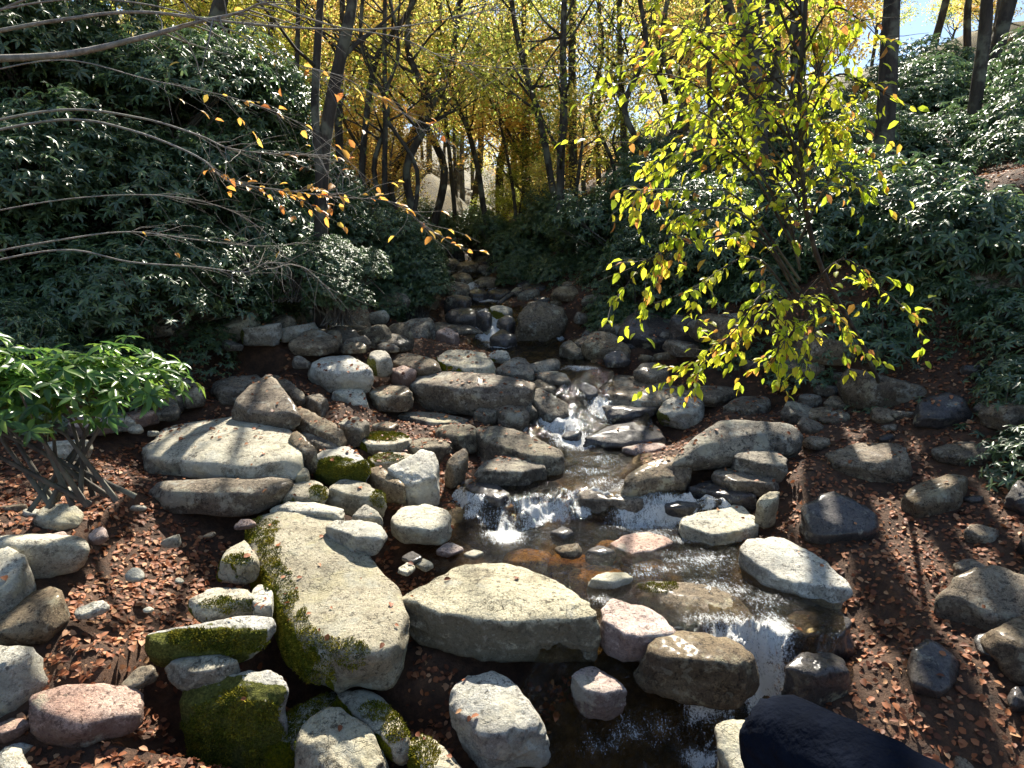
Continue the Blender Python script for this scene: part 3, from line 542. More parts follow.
for px, py, w, mt, lab in [(478, 292, 22, 'dark', 'dark flat step stone in the channel just above the upper waterfall'), (462, 276, 20, 'brown', 'brown step stone halfway up the narrow far cascade'), (440, 271, 20, 'grey', 'sunlit flat slab at the left of the narrow far cascade'),
                           (452, 262, 18, 'grey', 'pale slab near the top of the narrow far cascade'), (468, 264, 22, 'brown', 'brown flat slab at the right near the top of the narrow far cascade'), (436, 257, 16, 'brown', 'highest small slab at the left of the far cascade'),
                           (486, 280, 26, 'brown', 'mossy-edged dark slab at the foot of the middle bushes'), (455, 252, 18, 'grey', 'highest pale slab of the far cascade'), (500, 292, 24, 'dark', 'dark slab right of the channel above the upper waterfall'), (430, 296, 18, 'brown', 'low brown stone under the left bushes beside the far channel')]:
    rock('rock', K, lab, mt, [(px-w/2, py), (px-w/4, py-3), (px+w/4, py-3.5), (px+w/2, py), (px+w/5, py+2.5), (px-w/5, py+2.5)], py+9)
for (px, py, w, lab) in [(609, 545, 30, 'bright orange stone under the clear pool water'), (573, 560, 52, 'broad amber stone under the water nearest the pool centre'), (600, 574, 62, 'long amber stone under the water behind the huge tan boulder'),
                         (645, 563, 50, 'brown flat stone under the water below the pink diamond slab'), (530, 556, 55, 'olive brown stone under the water at the left of the pool')]:
    q = hitf(px, py, lambda x, y: W(y) - .11); s_ = w/2/F*np.hypot(q[1], H-q[2]); an = np.linspace(0, 6.28, 11, endpoint=False); rr = RNG.uniform(.8, 1.05, 11)
    top = np.stack([q[0]+np.cos(an)*rr*s_, q[1]+np.sin(an)*rr*s_*.7, np.full(11, q[2])], 1)
    o = hull_rock('submerged_stone', np.concatenate([top, top*[1, 1, 0] + [0, 0, q[2]-.2], [[q[0], q[1], q[2]+.03]]]), 'amber', 4, 9); tag(o, lab, 'stone')
NTRACED = len(ROCKS)

# loose stones: creek cobbles and half-buried bank rocks between the boulders
LAB = {'lb': ('brown rock half buried among the shaded stones of the left bank', 'loose rocks on the left bank'),
       'rb': ('dark rock lying among the shaded stones of the right bank', 'loose rocks on the right bank'),
       'st': ('dark wet stone standing in the stream bed', 'loose stones in the stream'),
       'up': ('stone in the rocky stream bed far upstream', 'stones of the upper stream bed'),
       'fl': ('small stone lying in the brown leaf litter', 'small stones in the leaf litter')}
placed = []; cnt = 0
tries = 0
while cnt < 250 and tries < 36000:
    tries += 1
    z_ = random.random(); side = False
    if z_ < .38: Yq = random.uniform(6.2, 10.5)
    elif z_ < .60: Yq = random.uniform(9, 14)
    elif z_ < .75: Yq = random.uniform(13, 24)
    else: Yq = random.uniform(2.3, 8)
    l, r = float(LT(Yq)), float(RT(Yq)); xq = random.uniform(l-.7, r+.7)
    if z_ > .88: side = True; xq = random.choice([-1, 1])*random.uniform(2.0 + .12*Yq, 2.2 + .62*Yq)
    if Yq > 13: xq = random.uniform(float(LE(Yq))-.9, float(RE(Yq))+.9)
    if side: s = random.uniform(.14, .42)
    elif Yq < 6.5 and xq < -1: s = random.uniform(.03, .11)
    elif Yq < 6.5: s = random.uniform(.06, .16)
    else: s = random.choice([.16, .2, .26, .3, .36, .45, .55])*random.uniform(.8, 1.2)
    if Yq > 7.5 and LE(Yq)-.1 < xq < RE(Yq)+.1: continue
    if Yq > 12: s = min(s, .30)
    g = surf(xq, Yq); u_, v_, d_ = proj((xq, Yq, g + s*.4))
    rw = int(s/d_*F)
    if Yq < 6.5 and LE(Yq)+.1 < xq < RE(Yq)-.1 and random.random() < .75: continue
    if not (-60 < u_ < 1090 and 200 < v_ < 820): continue
    ok = all((xq-a)**2 + (Yq-b)**2 > (.42*(s+c))**2 for a, b, c in placed)
    if ok and 0 <= u_ < 1100 and 0 <= v_ < 780:
        for du in (-.8, 0, .8):
            for dv in (-.5, .4):
                uu, vv = int(u_+du*rw), int(v_+dv*rw)
                if 0 <= uu < 1100 and 0 <= vv < 780 and MASK[vv, uu] > Yq - .1: ok = False
    if any(((xq-c_[0])/(c_[2]+.6*s))**2 + ((Yq-c_[1])/(c_[3]+.5*s))**2 < .85 for c_ in CARVE): ok = False
    if not ok: continue
    placed.append((xq, Yq, s))
    n = 12; a = np.linspace(0, 6.28, n, endpoint=False) + RNG.uniform(-.25, .25, n); asp = random.uniform(.5, .8); hh = random.uniform(.22, .55)*s
    rr = RNG.uniform(.75, 1.05, n); top = np.stack([np.cos(a)*rr*s*.85, np.sin(a)*rr*s*asp*.85, hh + random.uniform(-.3, .3)*np.cos(a)*s + random.uniform(-.1, .35)*np.sin(a)*s], 1)
    mid = np.stack([np.cos(a)*rr*s*1.05, np.sin(a)*rr*s*asp*1.05, np.full(n, hh*.3)], 1); bot = mid*[.8, .8, 0] + [0, 0, -.3*s]
    ang = random.uniform(-.7, .7); ca, sa = math.cos(ang), math.sin(ang); P = np.concatenate([top, mid, bot])
    P[:, :2] = P[:, :2] @ np.array([[ca, sa], [-sa, ca]]); P += [xq, Yq, g]
    instream = LE(Yq) < xq < RE(Yq)
    k = 'up' if Yq > 13 else 'st' if instream else 'fl' if Yq < 6.5 and xq < 0 else 'lb' if xq < LE(Yq) else 'rb'
    mt = {'up': ['brown', 'dark', 'grey_shaded'], 'st': ['dark', 'dark', 'brown'], 'fl': ['grey', 'white', 'pink', 'brown'], 'lb': ['brown', 'brown', 'grey_shaded', 'grey_shaded', 'mossy'], 'rb': ['brown', 'dark', 'brown', 'grey_shaded']}[k]
    o = hull_rock('rock', P, random.choice(mt), 4 if s/d_*F > 12 else 3, random.choice([16, 24, 30]), 1.1)
    tag(o, LAB[k][0], 'rock', LAB[k][1]); cnt += 1

# ------------------------------------------------------------------ moss cushions on the near boulders
t = NT('moss_cushion'); geo = t.n('NewGeometry'); tc = t.n('TexCoord'); pr = t.n('BsdfPrincipled')
t.l(t.mix(t.ramp(t.noise(tc.outputs['Object'], 9, 3, .6), [(.4, 0), (.6, 1)]), t.ramp(geo.outputs['Random Per Island'], [(0, (.05, .065, .008)), (.6, (.13, .15, .015)), (1, (.22, .22, .03))]), t.ramp(geo.outputs['Random Per Island'], [(0, (.14, .13, .012)), (.6, (.30, .26, .025)), (1, (.42, .36, .05))])), pr.inputs['Base Color'])
pr.inputs['Roughness'].default_value = 1; pr.inputs['Specular IOR Level'].default_value = .1; t.l(pr.outputs[0], t.out.inputs[0]); MOSS = t.m
PATCH = {'long pale lichen-spotted slab': [(345, 655, 24, 20), (258, 530, 20, 16), (272, 566, 13, 30), (286, 600, 12, 26), (300, 640, 20, 30), (320, 668, 22, 16)], 'big white boulder with a thick green moss': [(238, 722, 42, 30), (210, 745, 34, 32), (262, 745, 24, 30)],
         'curved white boulder': [(378, 712, 22, 10), (395, 730, 16, 12)], 'narrow moss-topped rock ridge': [(305, 708, 34, 16), (280, 735, 22, 18)], 'green-mossed stone': [(215, 640, 46, 13)], 'wedge-shaped tan stone': [(380, 498, 9, 10)],
         'lumpy moss-covered rock': [(335, 466, 26, 10), (360, 470, 10, 9)], 'flat mossy stone': [(225, 604, 30, 8)], 'half-buried triangular': [(238, 560, 18, 6)], 'low tan stone with a mossy': [(318, 494, 9, 8)], 'rough pitted grey': [(283, 745, 12, 26)],
         'narrow olive-green': [(425, 750, 16, 20)], 'low moss-edged': [(385, 458, 18, 5)], 'long dark slab with a mossy': [(660, 588, 22, 5)], 'rounded tan rock with yellow': [(385, 436, 22, 5)], 'small lichen-white stone': [(268, 582, 5, 10)]}
for o, w in ROCKS:
    for key, pl in PATCH.items():
        if not o.get('label', '').startswith(key): continue
        me = o.data; nv = len(me.vertices); nn_ = np.empty(nv*3); me.vertices.foreach_get('normal', nn_); nn_ = nn_.reshape(-1, 3)
        fc = np.array([p.vertices[:] for p in me.polygons]); A = w[fc]; ar = np.linalg.norm(np.cross(A[:, 1]-A[:, 0], A[:, 2]-A[:, 0]), axis=1)/2
        k = int(min(ar.sum()*30000, 110000)); pick = RNG.choice(len(fc), k, p=ar/ar.sum()); bc = RNG.dirichlet((1, 1, 1), k)
        p = (A[pick]*bc[..., None]).sum(1); n_ = (nn_[fc[pick]]*bc[..., None]).sum(1); n_ /= np.linalg.norm(n_, axis=1)[:, None]
        ux, vy, dd = proj(p.T); facing = ((np.array([0, 0, H])-p)*n_).sum(1) > 0; m = np.zeros(k, bool)
        nz = fbm(p*9, 3, 55)*.55
        for cx_, cy_, rx_, ry_ in pl: m |= ((ux-cx_)/rx_)**2 + ((vy-cy_)/ry_)**2 + nz < 1
        m &= facing
        if m.sum() < 5: continue
        p = p[m]; n_ = n_[m]; d = n_ + RNG.normal(size=n_.shape)*.55 + [0, 0, .25]; d /= np.linalg.norm(d, axis=1)[:, None]
        hgt = .010 + .012*np.clip(fbm(p*14, 2, 61)+.5, 0, 1.3); v_, f_ = leaves(p - n_*.003 - w.mean(0)*0, d, unit(len(p)), hgt*RNG.uniform(.7, 1.3, len(p)), .007, 'quad')
        link('moss', mesh('moss', v_ - np.array(o.location[:]), f_), MOSS, o, smooth=False)

# ------------------------------------------------------------------ the ground sheet
xs = np.concatenate([-np.geomspace(260, 6.2, 60), np.arange(-6, 6.01, .06), np.geomspace(6.2, 260, 60)])
ys = np.concatenate([-np.geomspace(60, .6, 24), np.arange(-.5, 14, .06), np.geomspace(14.1, 400, 130)])
X, Y = np.meshgrid(xs, ys); G = ground(X, Y)
for cx_, cy_, ra, rb, zl, zt_ in CARVE:      # the ground dips round and under the big boulders instead of burying them
    m = (np.abs(X-cx_) < 2.2*ra) & (np.abs(Y-cy_) < 2.2*rb)
    if not m.any(): continue
    q = np.sqrt(((X[m]-cx_)/ra)**2 + ((Y[m]-cy_)/rb)**2); lim = np.where(q < 1, zl, zl + (q-1)*.55*max(ra, .25)); G[m] = np.minimum(G[m], lim)
v = np.stack([X.ravel(), Y.ravel(), G.ravel()], 1); nx = len(xs); i = (np.arange(len(ys)-1)[:, None]*nx + np.arange(nx-1)[None]).ravel()
gf = np.stack([i, i+1, i+1+nx, i+nx], 1); gme = mesh('ground', v, gf)
attr(gme, 'bed', ((X > LE(Y)-.12) & (X < RE(Y)+.12)).ravel().astype(float))
attr(gme, 'far', np.clip((Y.ravel()-22)/14, 0, 1))
tag(link('ground', gme, ground_mat()), kind='structure')
gv, gpoly = v, gf

# ------------------------------------------------------------------ fallen leaves
bvh = BVHTree.FromPolygons([Vector(q) for q in np.concatenate(BV + [gv[:]])], np.concatenate(BF).tolist() + (gpoly + nb).tolist())
def is_rock(idx): return idx < sum_f
sum_f = sum(len(f) for f in BF)
C, D, N = [], [], []
pp = RNG.uniform([-9, 1.8], [9, 14], (200000, 2))
pp = pp[(RNG.random(len(pp)) < np.clip(5/pp[:, 1], .3, 1)**1.5)]
nmask = fbm(np.c_[pp*1.6, np.zeros(len(pp))], 3, 41); lft, rgt = LE(pp[:, 1]), RE(pp[:, 1])
for (x, y), nm, l, r in zip(pp, nmask, lft, rgt):
    if l+.05 < x < r-.05 and y > 3.2 and random.random() > .1: continue
    hit = bvh.ray_cast(Vector((x, y, 9)), Vector((0, 0, -1)))
    if hit[0] is None: continue
    nrm, idx = hit[1], hit[2]
    if nrm.z < 0: nrm = -nrm
    if idx < sum_f:
        lim = .012 if y < 6 else .09
        if nrm.z < .75 or random.random() > lim*(1 + 2.5*(nm > .35)): continue
    else:
        if l < x < r: continue
        if nm < -1.1 or (x > r and random.random() < .4): continue
    d = Vector((random.gauss(0, 1), random.gauss(0, 1), random.gauss(0, .25))); d = (d - nrm*d.dot(nrm)*.8).normalized()
    nn = (nrm + Vector((random.gauss(0, .45), random.gauss(0, .45), 0))).normalized()
    C.append(hit[0] + nrm*.012); D.append(d); N.append(nn)
n = len(C); L = RNG.uniform(.018, .062, n); v, f = leaves(np.array(C), np.array(D), np.array(N), L, L*RNG.uniform(.5, .8, n))
tag(link('leaf_litter', leaf_mesh('leaf_litter', v, f), M['litter'], smooth=False), 'red-brown fallen leaves lying between and on the rocks', 'leaf litter', kind='stuff')

# ------------------------------------------------------------------ trees
def shades_front(P):
    """does a leaf at P throw its shadow on the sunlit foreground?"""
    P = np.asarray(P); t = (P[:, 2]-.2)/SUN.z; gx = P[:, 0]-SUN.x*t; gy = P[:, 1]-SUN.y*t
    return (gy < 7.4) & (gy > 1.0) & (np.abs(gx) < 5.5)
ORG = [None]
def grow(V, Fc, tips, p, d, length, r, depth, up=.12, n=6, bend=.28):
    if ORG[0] is not None and depth < 2 and shades_front([(p + ORG[0] + d*length*.5)[:]])[0]: return
    steps = 5; pts = [p.copy()]; q = p.copy(); dd = d.copy()
    for k in range(steps):
        dd = (dd + Vector((random.gauss(0, bend), random.gauss(0, bend), random.gauss(0, bend) + up))*.45).normalized()
        q = q + dd*length/steps; pts.append(q.copy())
        if depth > 0 and k >= 1 and random.random() < .75:
            sd = (dd + Vector((random.gauss(0, .8), random.gauss(0, .8), random.gauss(.1, .5)))).normalized()
            grow(V, Fc, tips, q, sd, length*random.uniform(.4, .65), r*.5*(1-.1*k), depth-1, up, max(3, n-1), bend)
    tube(V, Fc, pts, [max(r*(1-.85*i/steps), .004) for i in range(steps+1)], n)
    tips.extend(pts[2:] if depth == 0 else pts[4:])
def crown_leaves(tips, per, spread, size, shape='quad', filt=None, droop=.4):
    c = np.repeat(np.array([t[:] for t in tips]), per, 0); c = c + RNG.normal(size=c.shape)*spread*np.array([1, 1, .7])
    if filt is not None:
        bad = shades_front(c + np.array(filt)); c = c[~bad | (RNG.random(len(c)) < .02)]
    n = len(c); d = unit(n); d[:, 2] = d[:, 2]*.6 - droop; d /= np.linalg.norm(d, axis=1)[:, None]
    nr = unit(n); nr[:, 2] = np.abs(nr[:, 2]) + .6; L = size*RNG.uniform(.7, 1.3, n)
    return leaves(c, d, nr, L, L*.55, shape)
def tree(label, cat, path, radii, limbs, mat_bark, mat_leaf, per=10, spread=.35, size=.11, limb_len=2.6, limb_r=.35, start=.45, group=None, depth=2, name='tree', filt=True, up=.12, shape='quad'):
    """path: world points from the root up"""
    base = Vector(path[0]); root = empty(name, base)
    P = [q-base for q in smooth_path(path, 5)]; m = len(P)
    rad = np.interp(np.linspace(0, 1, m), np.linspace(0, 1, len(radii)), radii)
    V, Fc, tips = [], [], []
    tube(V, Fc, P, rad, 10, .05)
    ORG[0] = base if filt else None
    for k in range(limbs):
        i = int(random.uniform(start, 1)*(m-1)); a = random.uniform(0, 6.28)
        d = Vector((math.cos(a), math.sin(a), random.uniform(.2, 1.1))).normalized()
        grow(V, Fc, tips, P[i], d, limb_len*random.uniform(.6, 1.2), float(rad[i])*limb_r*1.4, depth, up)
    link('trunk', mesh('trunk', V, Fc), mat_bark, root)
    if per and tips:
        v, f = crown_leaves(tips, per, spread, size, shape, base if filt else None)
        if len(v): link('crown', leaf_mesh('crown', v, f), mat_leaf, root, smooth=False)
    return tag(root, label, cat, group)
def gz(x, Y): return float(ground(x, Y))
def ppath(pts, Y, r0, rooty=None):
    """trunk from pixels at distance Y, rooted in the ground under the first pixel"""
    w = [at(px, py, Y) for px, py in pts]; b = Vector((w[0].x, w[0].y, gz(w[0].x, Y)-.3))
    if b.z < w[0].z - .4: w = [b] + w
    return w
def T_(label, pts, Y, wpx, leaf, limbs=7, per=8, top=None, **kw):
    w = ppath(pts, Y, 0); r = wpx/2/F*Y; d = (w[-1]-w[-2]).normalized()
    for k in range(top if top is not None else 2): w.append(w[-1] + (d + Vector((random.gauss(0, .1), random.gauss(0, .1), .3))).normalized()*2.0)
    nn = len(w); rad = [r*1.25] + [r*(1-.55*i/(nn-1)) for i in range(1, nn)]
    return tree(label, 'tree', w, rad, limbs, kw.pop('bark', M['bark']), M[leaf], per=per, group=kw.pop('group', 'autumn trees along the stream'), **kw)
T_('thick dark trunk leaning at the top left corner above the evergreen bush', [(205, 160), (208, 60), (216, 20), (224, -20)], 12.5, 17, 'yellow', start=.6)
T_('dark twin-stemmed tree rising out of the left evergreen bushes, thin left stem', [(317, 325), (320, 190), (315, 110), (318, 40), (321, -20)], 9.3, 10, 'yellow', limbs=8, start=.5)
T_('thick right-leaning stem of the twin trees above the left evergreen bushes', [(320, 322), (322, 180), (328, 120), (340, 60), (349, 20), (352, -20)], 9.4, 15, 'gold', limbs=9, start=.5)
T_('thin straight trunk just left of the twin trees', [(289, 180), (291, 120), (297, 60), (299, -20)], 14, 6, 'gold', start=.6)
T_('slim speckled trunk leaning right of the twin trees', [(362, 180), (366, 120), (376, 60), (392, 35), (412, 5)], 15, 7, 'yellow', limbs=8, start=.4)
T_('dark trunk leaning strongly right above the far left bushes', [(390, 185), (402, 155), (422, 120), (441, 92), (452, 60)], 17, 9, 'yellow', start=.5, top=2)
T_('crooked dark forked tree above the head of the stream', [(492, 248), (484, 210), (478, 170), (468, 130), (460, 112), (452, 90)], 19, 7, 'lime', limbs=9, start=.55, top=1, limb_len=2.0)
T_('curving dark tree with arched bare limbs left of the straight dark trunk', [(558, 215), (552, 185), (546, 150), (537, 110), (528, 80), (518, 40), (510, -10)], 16, 8, 'lime', limbs=9, start=.45)
T_('straight dark trunk behind the middle evergreen bushes', [(572, 225), (573, 150), (572, 60), (573, -20)], 18, 10, 'lime', limbs=7, start=.55)
T_('slender trunk in the brightest patch of yellow woods', [(516, 225), (513, 190), (506, 150), (500, 120)], 19, 4, 'yellow', limbs=6, top=2)
T_('slender leaning trunk beside the slender trunk in the yellow woods', [(540, 225), (533, 190), (522, 160), (512, 138)], 19.5, 4, 'yellow', limbs=6, top=2)
T_('small trunk half hidden by lime leaves below the blue sky gap', [(625, 240), (624, 170), (623, 110), (620, 60)], 17, 8, 'gold', limbs=6, start=.6, top=1, per=3)
T_('widest dark trunk on the right bank', [(757, 320), (758, 220), (754, 120), (752, 40), (748, -30)], 11.5, 27, 'lime', limbs=6, start=.8, top=4, per=5)
T_('dark trunk leaning left beside the widest right trunk', [(752, 300), (748, 130), (742, 60), (732, 20), (722, -20)], 12, 13, 'lime', limbs=5, start=.8, top=3, per=5)
T_('dark trunk just right of the widest right trunk', [(776, 300), (774, 150), (773, 60), (772, -30)], 13, 17, 'lime', limbs=5, start=.8, top=3, per=5)
T_('thin bare trunk left of the widest right trunk', [(712, 260), (711, 150), (709, 60), (707, -20)], 13, 6, 'gold', limbs=7, start=.55, per=4)
T_('broad dark trunk at the right edge of the photo', [(803, 300), (800, 150), (798, 60), (796, -30)], 12.5, 17, 'lime', limbs=4, start=.85, top=3, per=4)
T_('dark trunk right of the right-edge trunks on the evergreen bank', [(880, 300), (884, 150), (890, 40), (894, -30)], 11, 20, 'lime', limbs=5, start=.75, top=2, per=5)
T_('leaning trunk far right above the evergreen bank', [(960, 300), (970, 150), (984, 40), (990, -30)], 12, 14, 'gold', limbs=6, start=.6, top=2, per=5)
T_('dark trunk far left above the evergreen slope', [(90, 150), (84, 60), (80, -30)], 13, 16, 'gold', limbs=7, start=.5, top=2)
T_('thin trunk between the far left trunks', [(150, 150), (152, 60), (158, -30)], 15, 8, 'yellow', limbs=7, start=.5, top=2)
T_('slim trunk between the top left trunk and the twin trees', [(262, 160), (266, 80), (276, -20)], 16, 6, 'yellow', limbs=7, start=.5)
T_('dark stubby trunk seen through leaves behind the twin trees', [(275, 160), (274, 60), (272, -20)], 18, 9, 'gold', limbs=6, start=.5)
T_('bare thin trunk in front of the yellow woods right of the leaning trunk', [(455, 220), (450, 160), (444, 100), (440, 40)], 20, 5, 'yellow', limbs=6, start=.4)
T_('slim dark trunk right of the straight dark trunk', [(600, 225), (598, 140), (600, 40)], 20, 5, 'gold', limbs=5, start=.5, per=3)
for i in range(25):
    Yq = random.uniform(12.5, 22) + (8 if i in (6, 7) else 0); px = [232, 248, 340, 385, 420, 432, 462, 500, 530, 590, 612, 650, 668, 690, 728, 215, 240, 262, 305, 356, 395, 412, 560, 588, 640][i] + random.uniform(-5, 5); lean = random.gauss(0, 22); a_ = random.uniform(-14, 14)
    T_('slender trunk', [(px, 240), (px+lean*.25+a_, 170), (px+lean*.55-a_, 110), (px+lean*.8+a_*.6, 50), (px+lean, -15)], Yq, random.uniform(3.5, 10), random.choice(['yellow', 'gold', 'lime', 'olive']), limbs=9, start=.35, per=5, top=1, limb_len=2.2, group='slender trunks at the edge of the woods')
# the woods behind: a few kinds, copied
protos = []
for k, lf in enumerate(['yellow', 'gold', 'lime', 'gold', 'olive']):
    h = 8.5; path = [Vector((0, 0, -.5)), Vector((random.gauss(0, .2), 0, 2.5)), Vector((random.gauss(0, .4), random.gauss(0, .3), 5)), Vector((random.gauss(0, .6), random.gauss(0, .4), h))]
    protos.append(tree('x', 'tree', path, [.14, .12, .09, .03], 17, M['greybark' if k % 2 else 'bark'], M[lf], per=8, spread=.30, size=.17, limb_len=2.8, start=.14, depth=2, filt=False, name='autumn_tree', group='autumn trees in the woods behind'))
spots = []; tries = 0
while len(spots) < 80 and tries < 9000:
    tries += 1; Yq = 16 + 50*random.random()**1.35; half = .95*Yq; xq = random.uniform(-half, half) if random.random() < .35 else random.uniform(-.52, .42)*Yq; s = random.uniform(.75, 1.6)
    if abs(xq-(LE(Yq)+RE(Yq))/2) < 1.5: continue
    top = gz(xq, Yq) + 11.3*s; 
    lim = .95*(Yq-9) + .2
    if top > lim and abs(xq) < 14: s = (lim-gz(xq, Yq))/11.3
    if s < .28: continue
    u_, v_, _ = proj((xq, Yq, gz(xq, Yq)+9.8*s))
    if 535 < u_ < 665 and Yq > 18 and v_ < 120 and random.random() < .85: continue
    if any((xq-a)**2 + (Yq-b)**2 < (1.5 + .02*Yq)**2 for a, b in spots): continue
    spots.append((xq, Yq)); k = random.randrange(5); src = protos[k]
    lb = ['bright yellow autumn tree in the woods behind the stream', 'golden orange autumn tree in the woods behind the stream', 'yellow-green tree in the woods behind the stream'][[0, 1, 2, 1, 2][k]]
    if len(spots) <= 5:
        k = len(spots)-1; src = protos[k]; src.location = (xq, Yq, gz(xq, Yq)); src.scale = (s, s, s); src['label'] = ['bright yellow autumn tree in the woods behind the stream', 'golden orange autumn tree in the woods behind the stream', 'yellow-green tree in the woods behind the stream'][[0, 1, 2, 1, 2][k]]
    else: copy_thing(src, (xq, Yq, gz(xq, Yq)), random.uniform(0, 6.28), (s, s, s*random.uniform(.85, 1.0)), lb)

for i in range(36):
    Yq = random.uniform(15.5, 34); xq = random.uniform(-.5, .4)*Yq
    if abs(xq-(LE(Yq)+RE(Yq))/2) < 1.2: continue
    k = random.randrange(5); sz = random.uniform(.22, .38)
    copy_thing(protos[k], (xq, Yq, gz(xq, Yq)), random.uniform(0, 6.28), (sz*1.3, sz*1.3, sz), ['low bright yellow sapling in the woods behind the stream', 'low golden sapling in the woods behind the stream', 'low yellow-green sapling in the woods behind the stream'][[0, 1, 2, 1, 2][k]], 'saplings in the woods behind')

# ------------------------------------------------------------------ rhododendrons
def shrub(label, rad, whorls, leafL, mat, loc, rz=0, s=1, group=None, name='rhododendron', lumps=7, nst=90):
    root = empty(name, loc, rz, s); rx, ry, rzz = rad
    lc = [np.array([random.uniform(-.6, .6)*rx, random.uniform(-.6, .6)*ry, random.uniform(.25, .8)*rzz]) for _ in range(lumps)]
    lr = [random.uniform(.3, .55)*min(rx, rzz) for _ in range(lumps)]
    per = whorls//lumps; cs, ax = [], []
    for c, r in zip(lc, lr):
        u = unit(per); u[:, 2] = np.abs(u[:, 2])*1.0 - .35*RNG.random(per); u /= np.linalg.norm(u, axis=1)[:, None]
        cs.append(c + u*r*RNG.uniform(.72, 1.1, per)[:, None]*np.array([1.15, 1.15, 1])); ax.append(u)
    cs = np.concatenate(cs); ax = np.concatenate(ax); ax = ax*.6 + np.array([0, 0, .55]) + RNG.normal(size=ax.shape)*.2; ax /= np.linalg.norm(ax, axis=1)[:, None]
    nl = 7; n = len(cs); ref = np.array([.3, .2, .9]); a = np.cross(ax, unit(n)); a /= np.linalg.norm(a, axis=1)[:, None]; b = np.cross(ax, a)
    th = (np.arange(nl)*2*math.pi/nl)[None] + RNG.uniform(0, 6.28, (n, 1)) + RNG.normal(size=(n, nl))*.2
    d = a[:, None]*np.cos(th)[..., None] + b[:, None]*np.sin(th)[..., None] + ax[:, None]*RNG.uniform(-.35, .35, (n, nl, 1)); d[..., 2] -= .18
    d = d.reshape(-1, 3); d /= np.linalg.norm(d, axis=1)[:, None]
    c = np.repeat(cs, nl, 0); nr = np.repeat(ax, nl, 0) + RNG.normal(size=c.shape)*.15; L = leafL*RNG.uniform(.7, 1.2, len(c))
    v, f = leaves(c, d, nr, L, L*.30)
    link('foliage', leaf_mesh('foliage', v, f), M[mat], root, smooth=False)
    V, Fc = [], []
    for _ in range(min(nst, n)):
        t = Vector(cs[random.randrange(n)]); m = t*.5 + Vector((random.gauss(0, .15), random.gauss(0, .15), -.05)); bs = Vector((random.gauss(0, .2)*rx, random.gauss(0, .2)*ry, -.3))
        tube(V, Fc, [bs, m*.6 + bs*.4, m, t], [.022, .016, .011, .005], 4)
    link('stems', mesh('stems', V, Fc), M['greybark'], root)
    return tag(root, label, 'shrub', group)
RP = [shrub('x', (1.5, 1.2, 1.7), 2600, .095, 'rhodo', (0, 0, 0), lumps=9), shrub('x', (1.3, 1.3, 1.3), 2300, .095, 'rhodo', (0, 0, 0), lumps=8), shrub('x', (1.7, 1.2, 1.5), 2700, .095, 'rhodo', (0, 0, 0), lumps=10)]
usedp = set()
def put(px, py, Y, s, label, group, k=None):
    """a shrub whose middle shows at px,py at distance Y"""
    k = random.randrange(3) if k is None else k; c = at(px, py, Y); loc = (c.x, c.y, c.z - .8*s)
    if k in usedp: return copy_thing(RP[k], loc, random.uniform(0, 6.28), s, label, group)
    usedp.add(k); o = RP[k]; o.location = loc; o.scale = (s, s, s); o['label'] = label; o['group'] = group; return o
gl, gm, gr = 'rhododendrons on the left bank', 'rhododendrons at the head of the stream', 'rhododendrons on the right bank'
LL = 'dark green rhododendron in the thicket on the left bank'; LM = 'rhododendron in the grey-green thicket at the head of the stream'; LR = 'shaded rhododendron in the thicket on the right bank'
for px, py, Y, s in [(215, 110, 10.5, 1.1), (160, 90, 10, 1.2), (95, 70, 10, 1.3), (30, 60, 9.5, 1.3), (250, 150, 11, 1.0), (200, 190, 10, 1.15), (130, 180, 9, 1.2), (50, 170, 8.5, 1.2), (-20, 200, 7.5, 1.1),
                     (285, 200, 11.5, .9), (255, 230, 10.2, 1.0), (195, 270, 9, .9), (120, 280, 8, 1.0), (40, 290, 7.2, 1.0), (345, 240, 12, .8), (300, 265, 11, .8), (235, 310, 9.3, .7), (160, 350, 8, .7), (70, 370, 6.8, .8), (10, 380, 6.2, .8),
                     (372, 245, 13, .8), (410, 262, 14, .7), (390, 275, 12.6, .8), (350, 280, 12, .75), (415, 290, 12.4, .55), (300, 320, 10.8, .5), (380, 310, 11.8, .5), (345, 215, 13.5, .7), (338, 292, 8.9, .42), (296, 262, 8.9, .5), (352, 262, 9.6, .45)]:
    put(px, py, Y, s, LL, gl)
for px, py, Y, s in [(505, 235, 18, .8), (530, 255, 16, .75), (550, 225, 17, 1.0), (585, 215, 16, 1.0), (520, 275, 15, .5), (556, 270, 14.5, .7), (480, 235, 21, .9), (440, 225, 20, .9), (430, 245, 17, .5)]:
    put(px, py, Y, s, LM, gm)
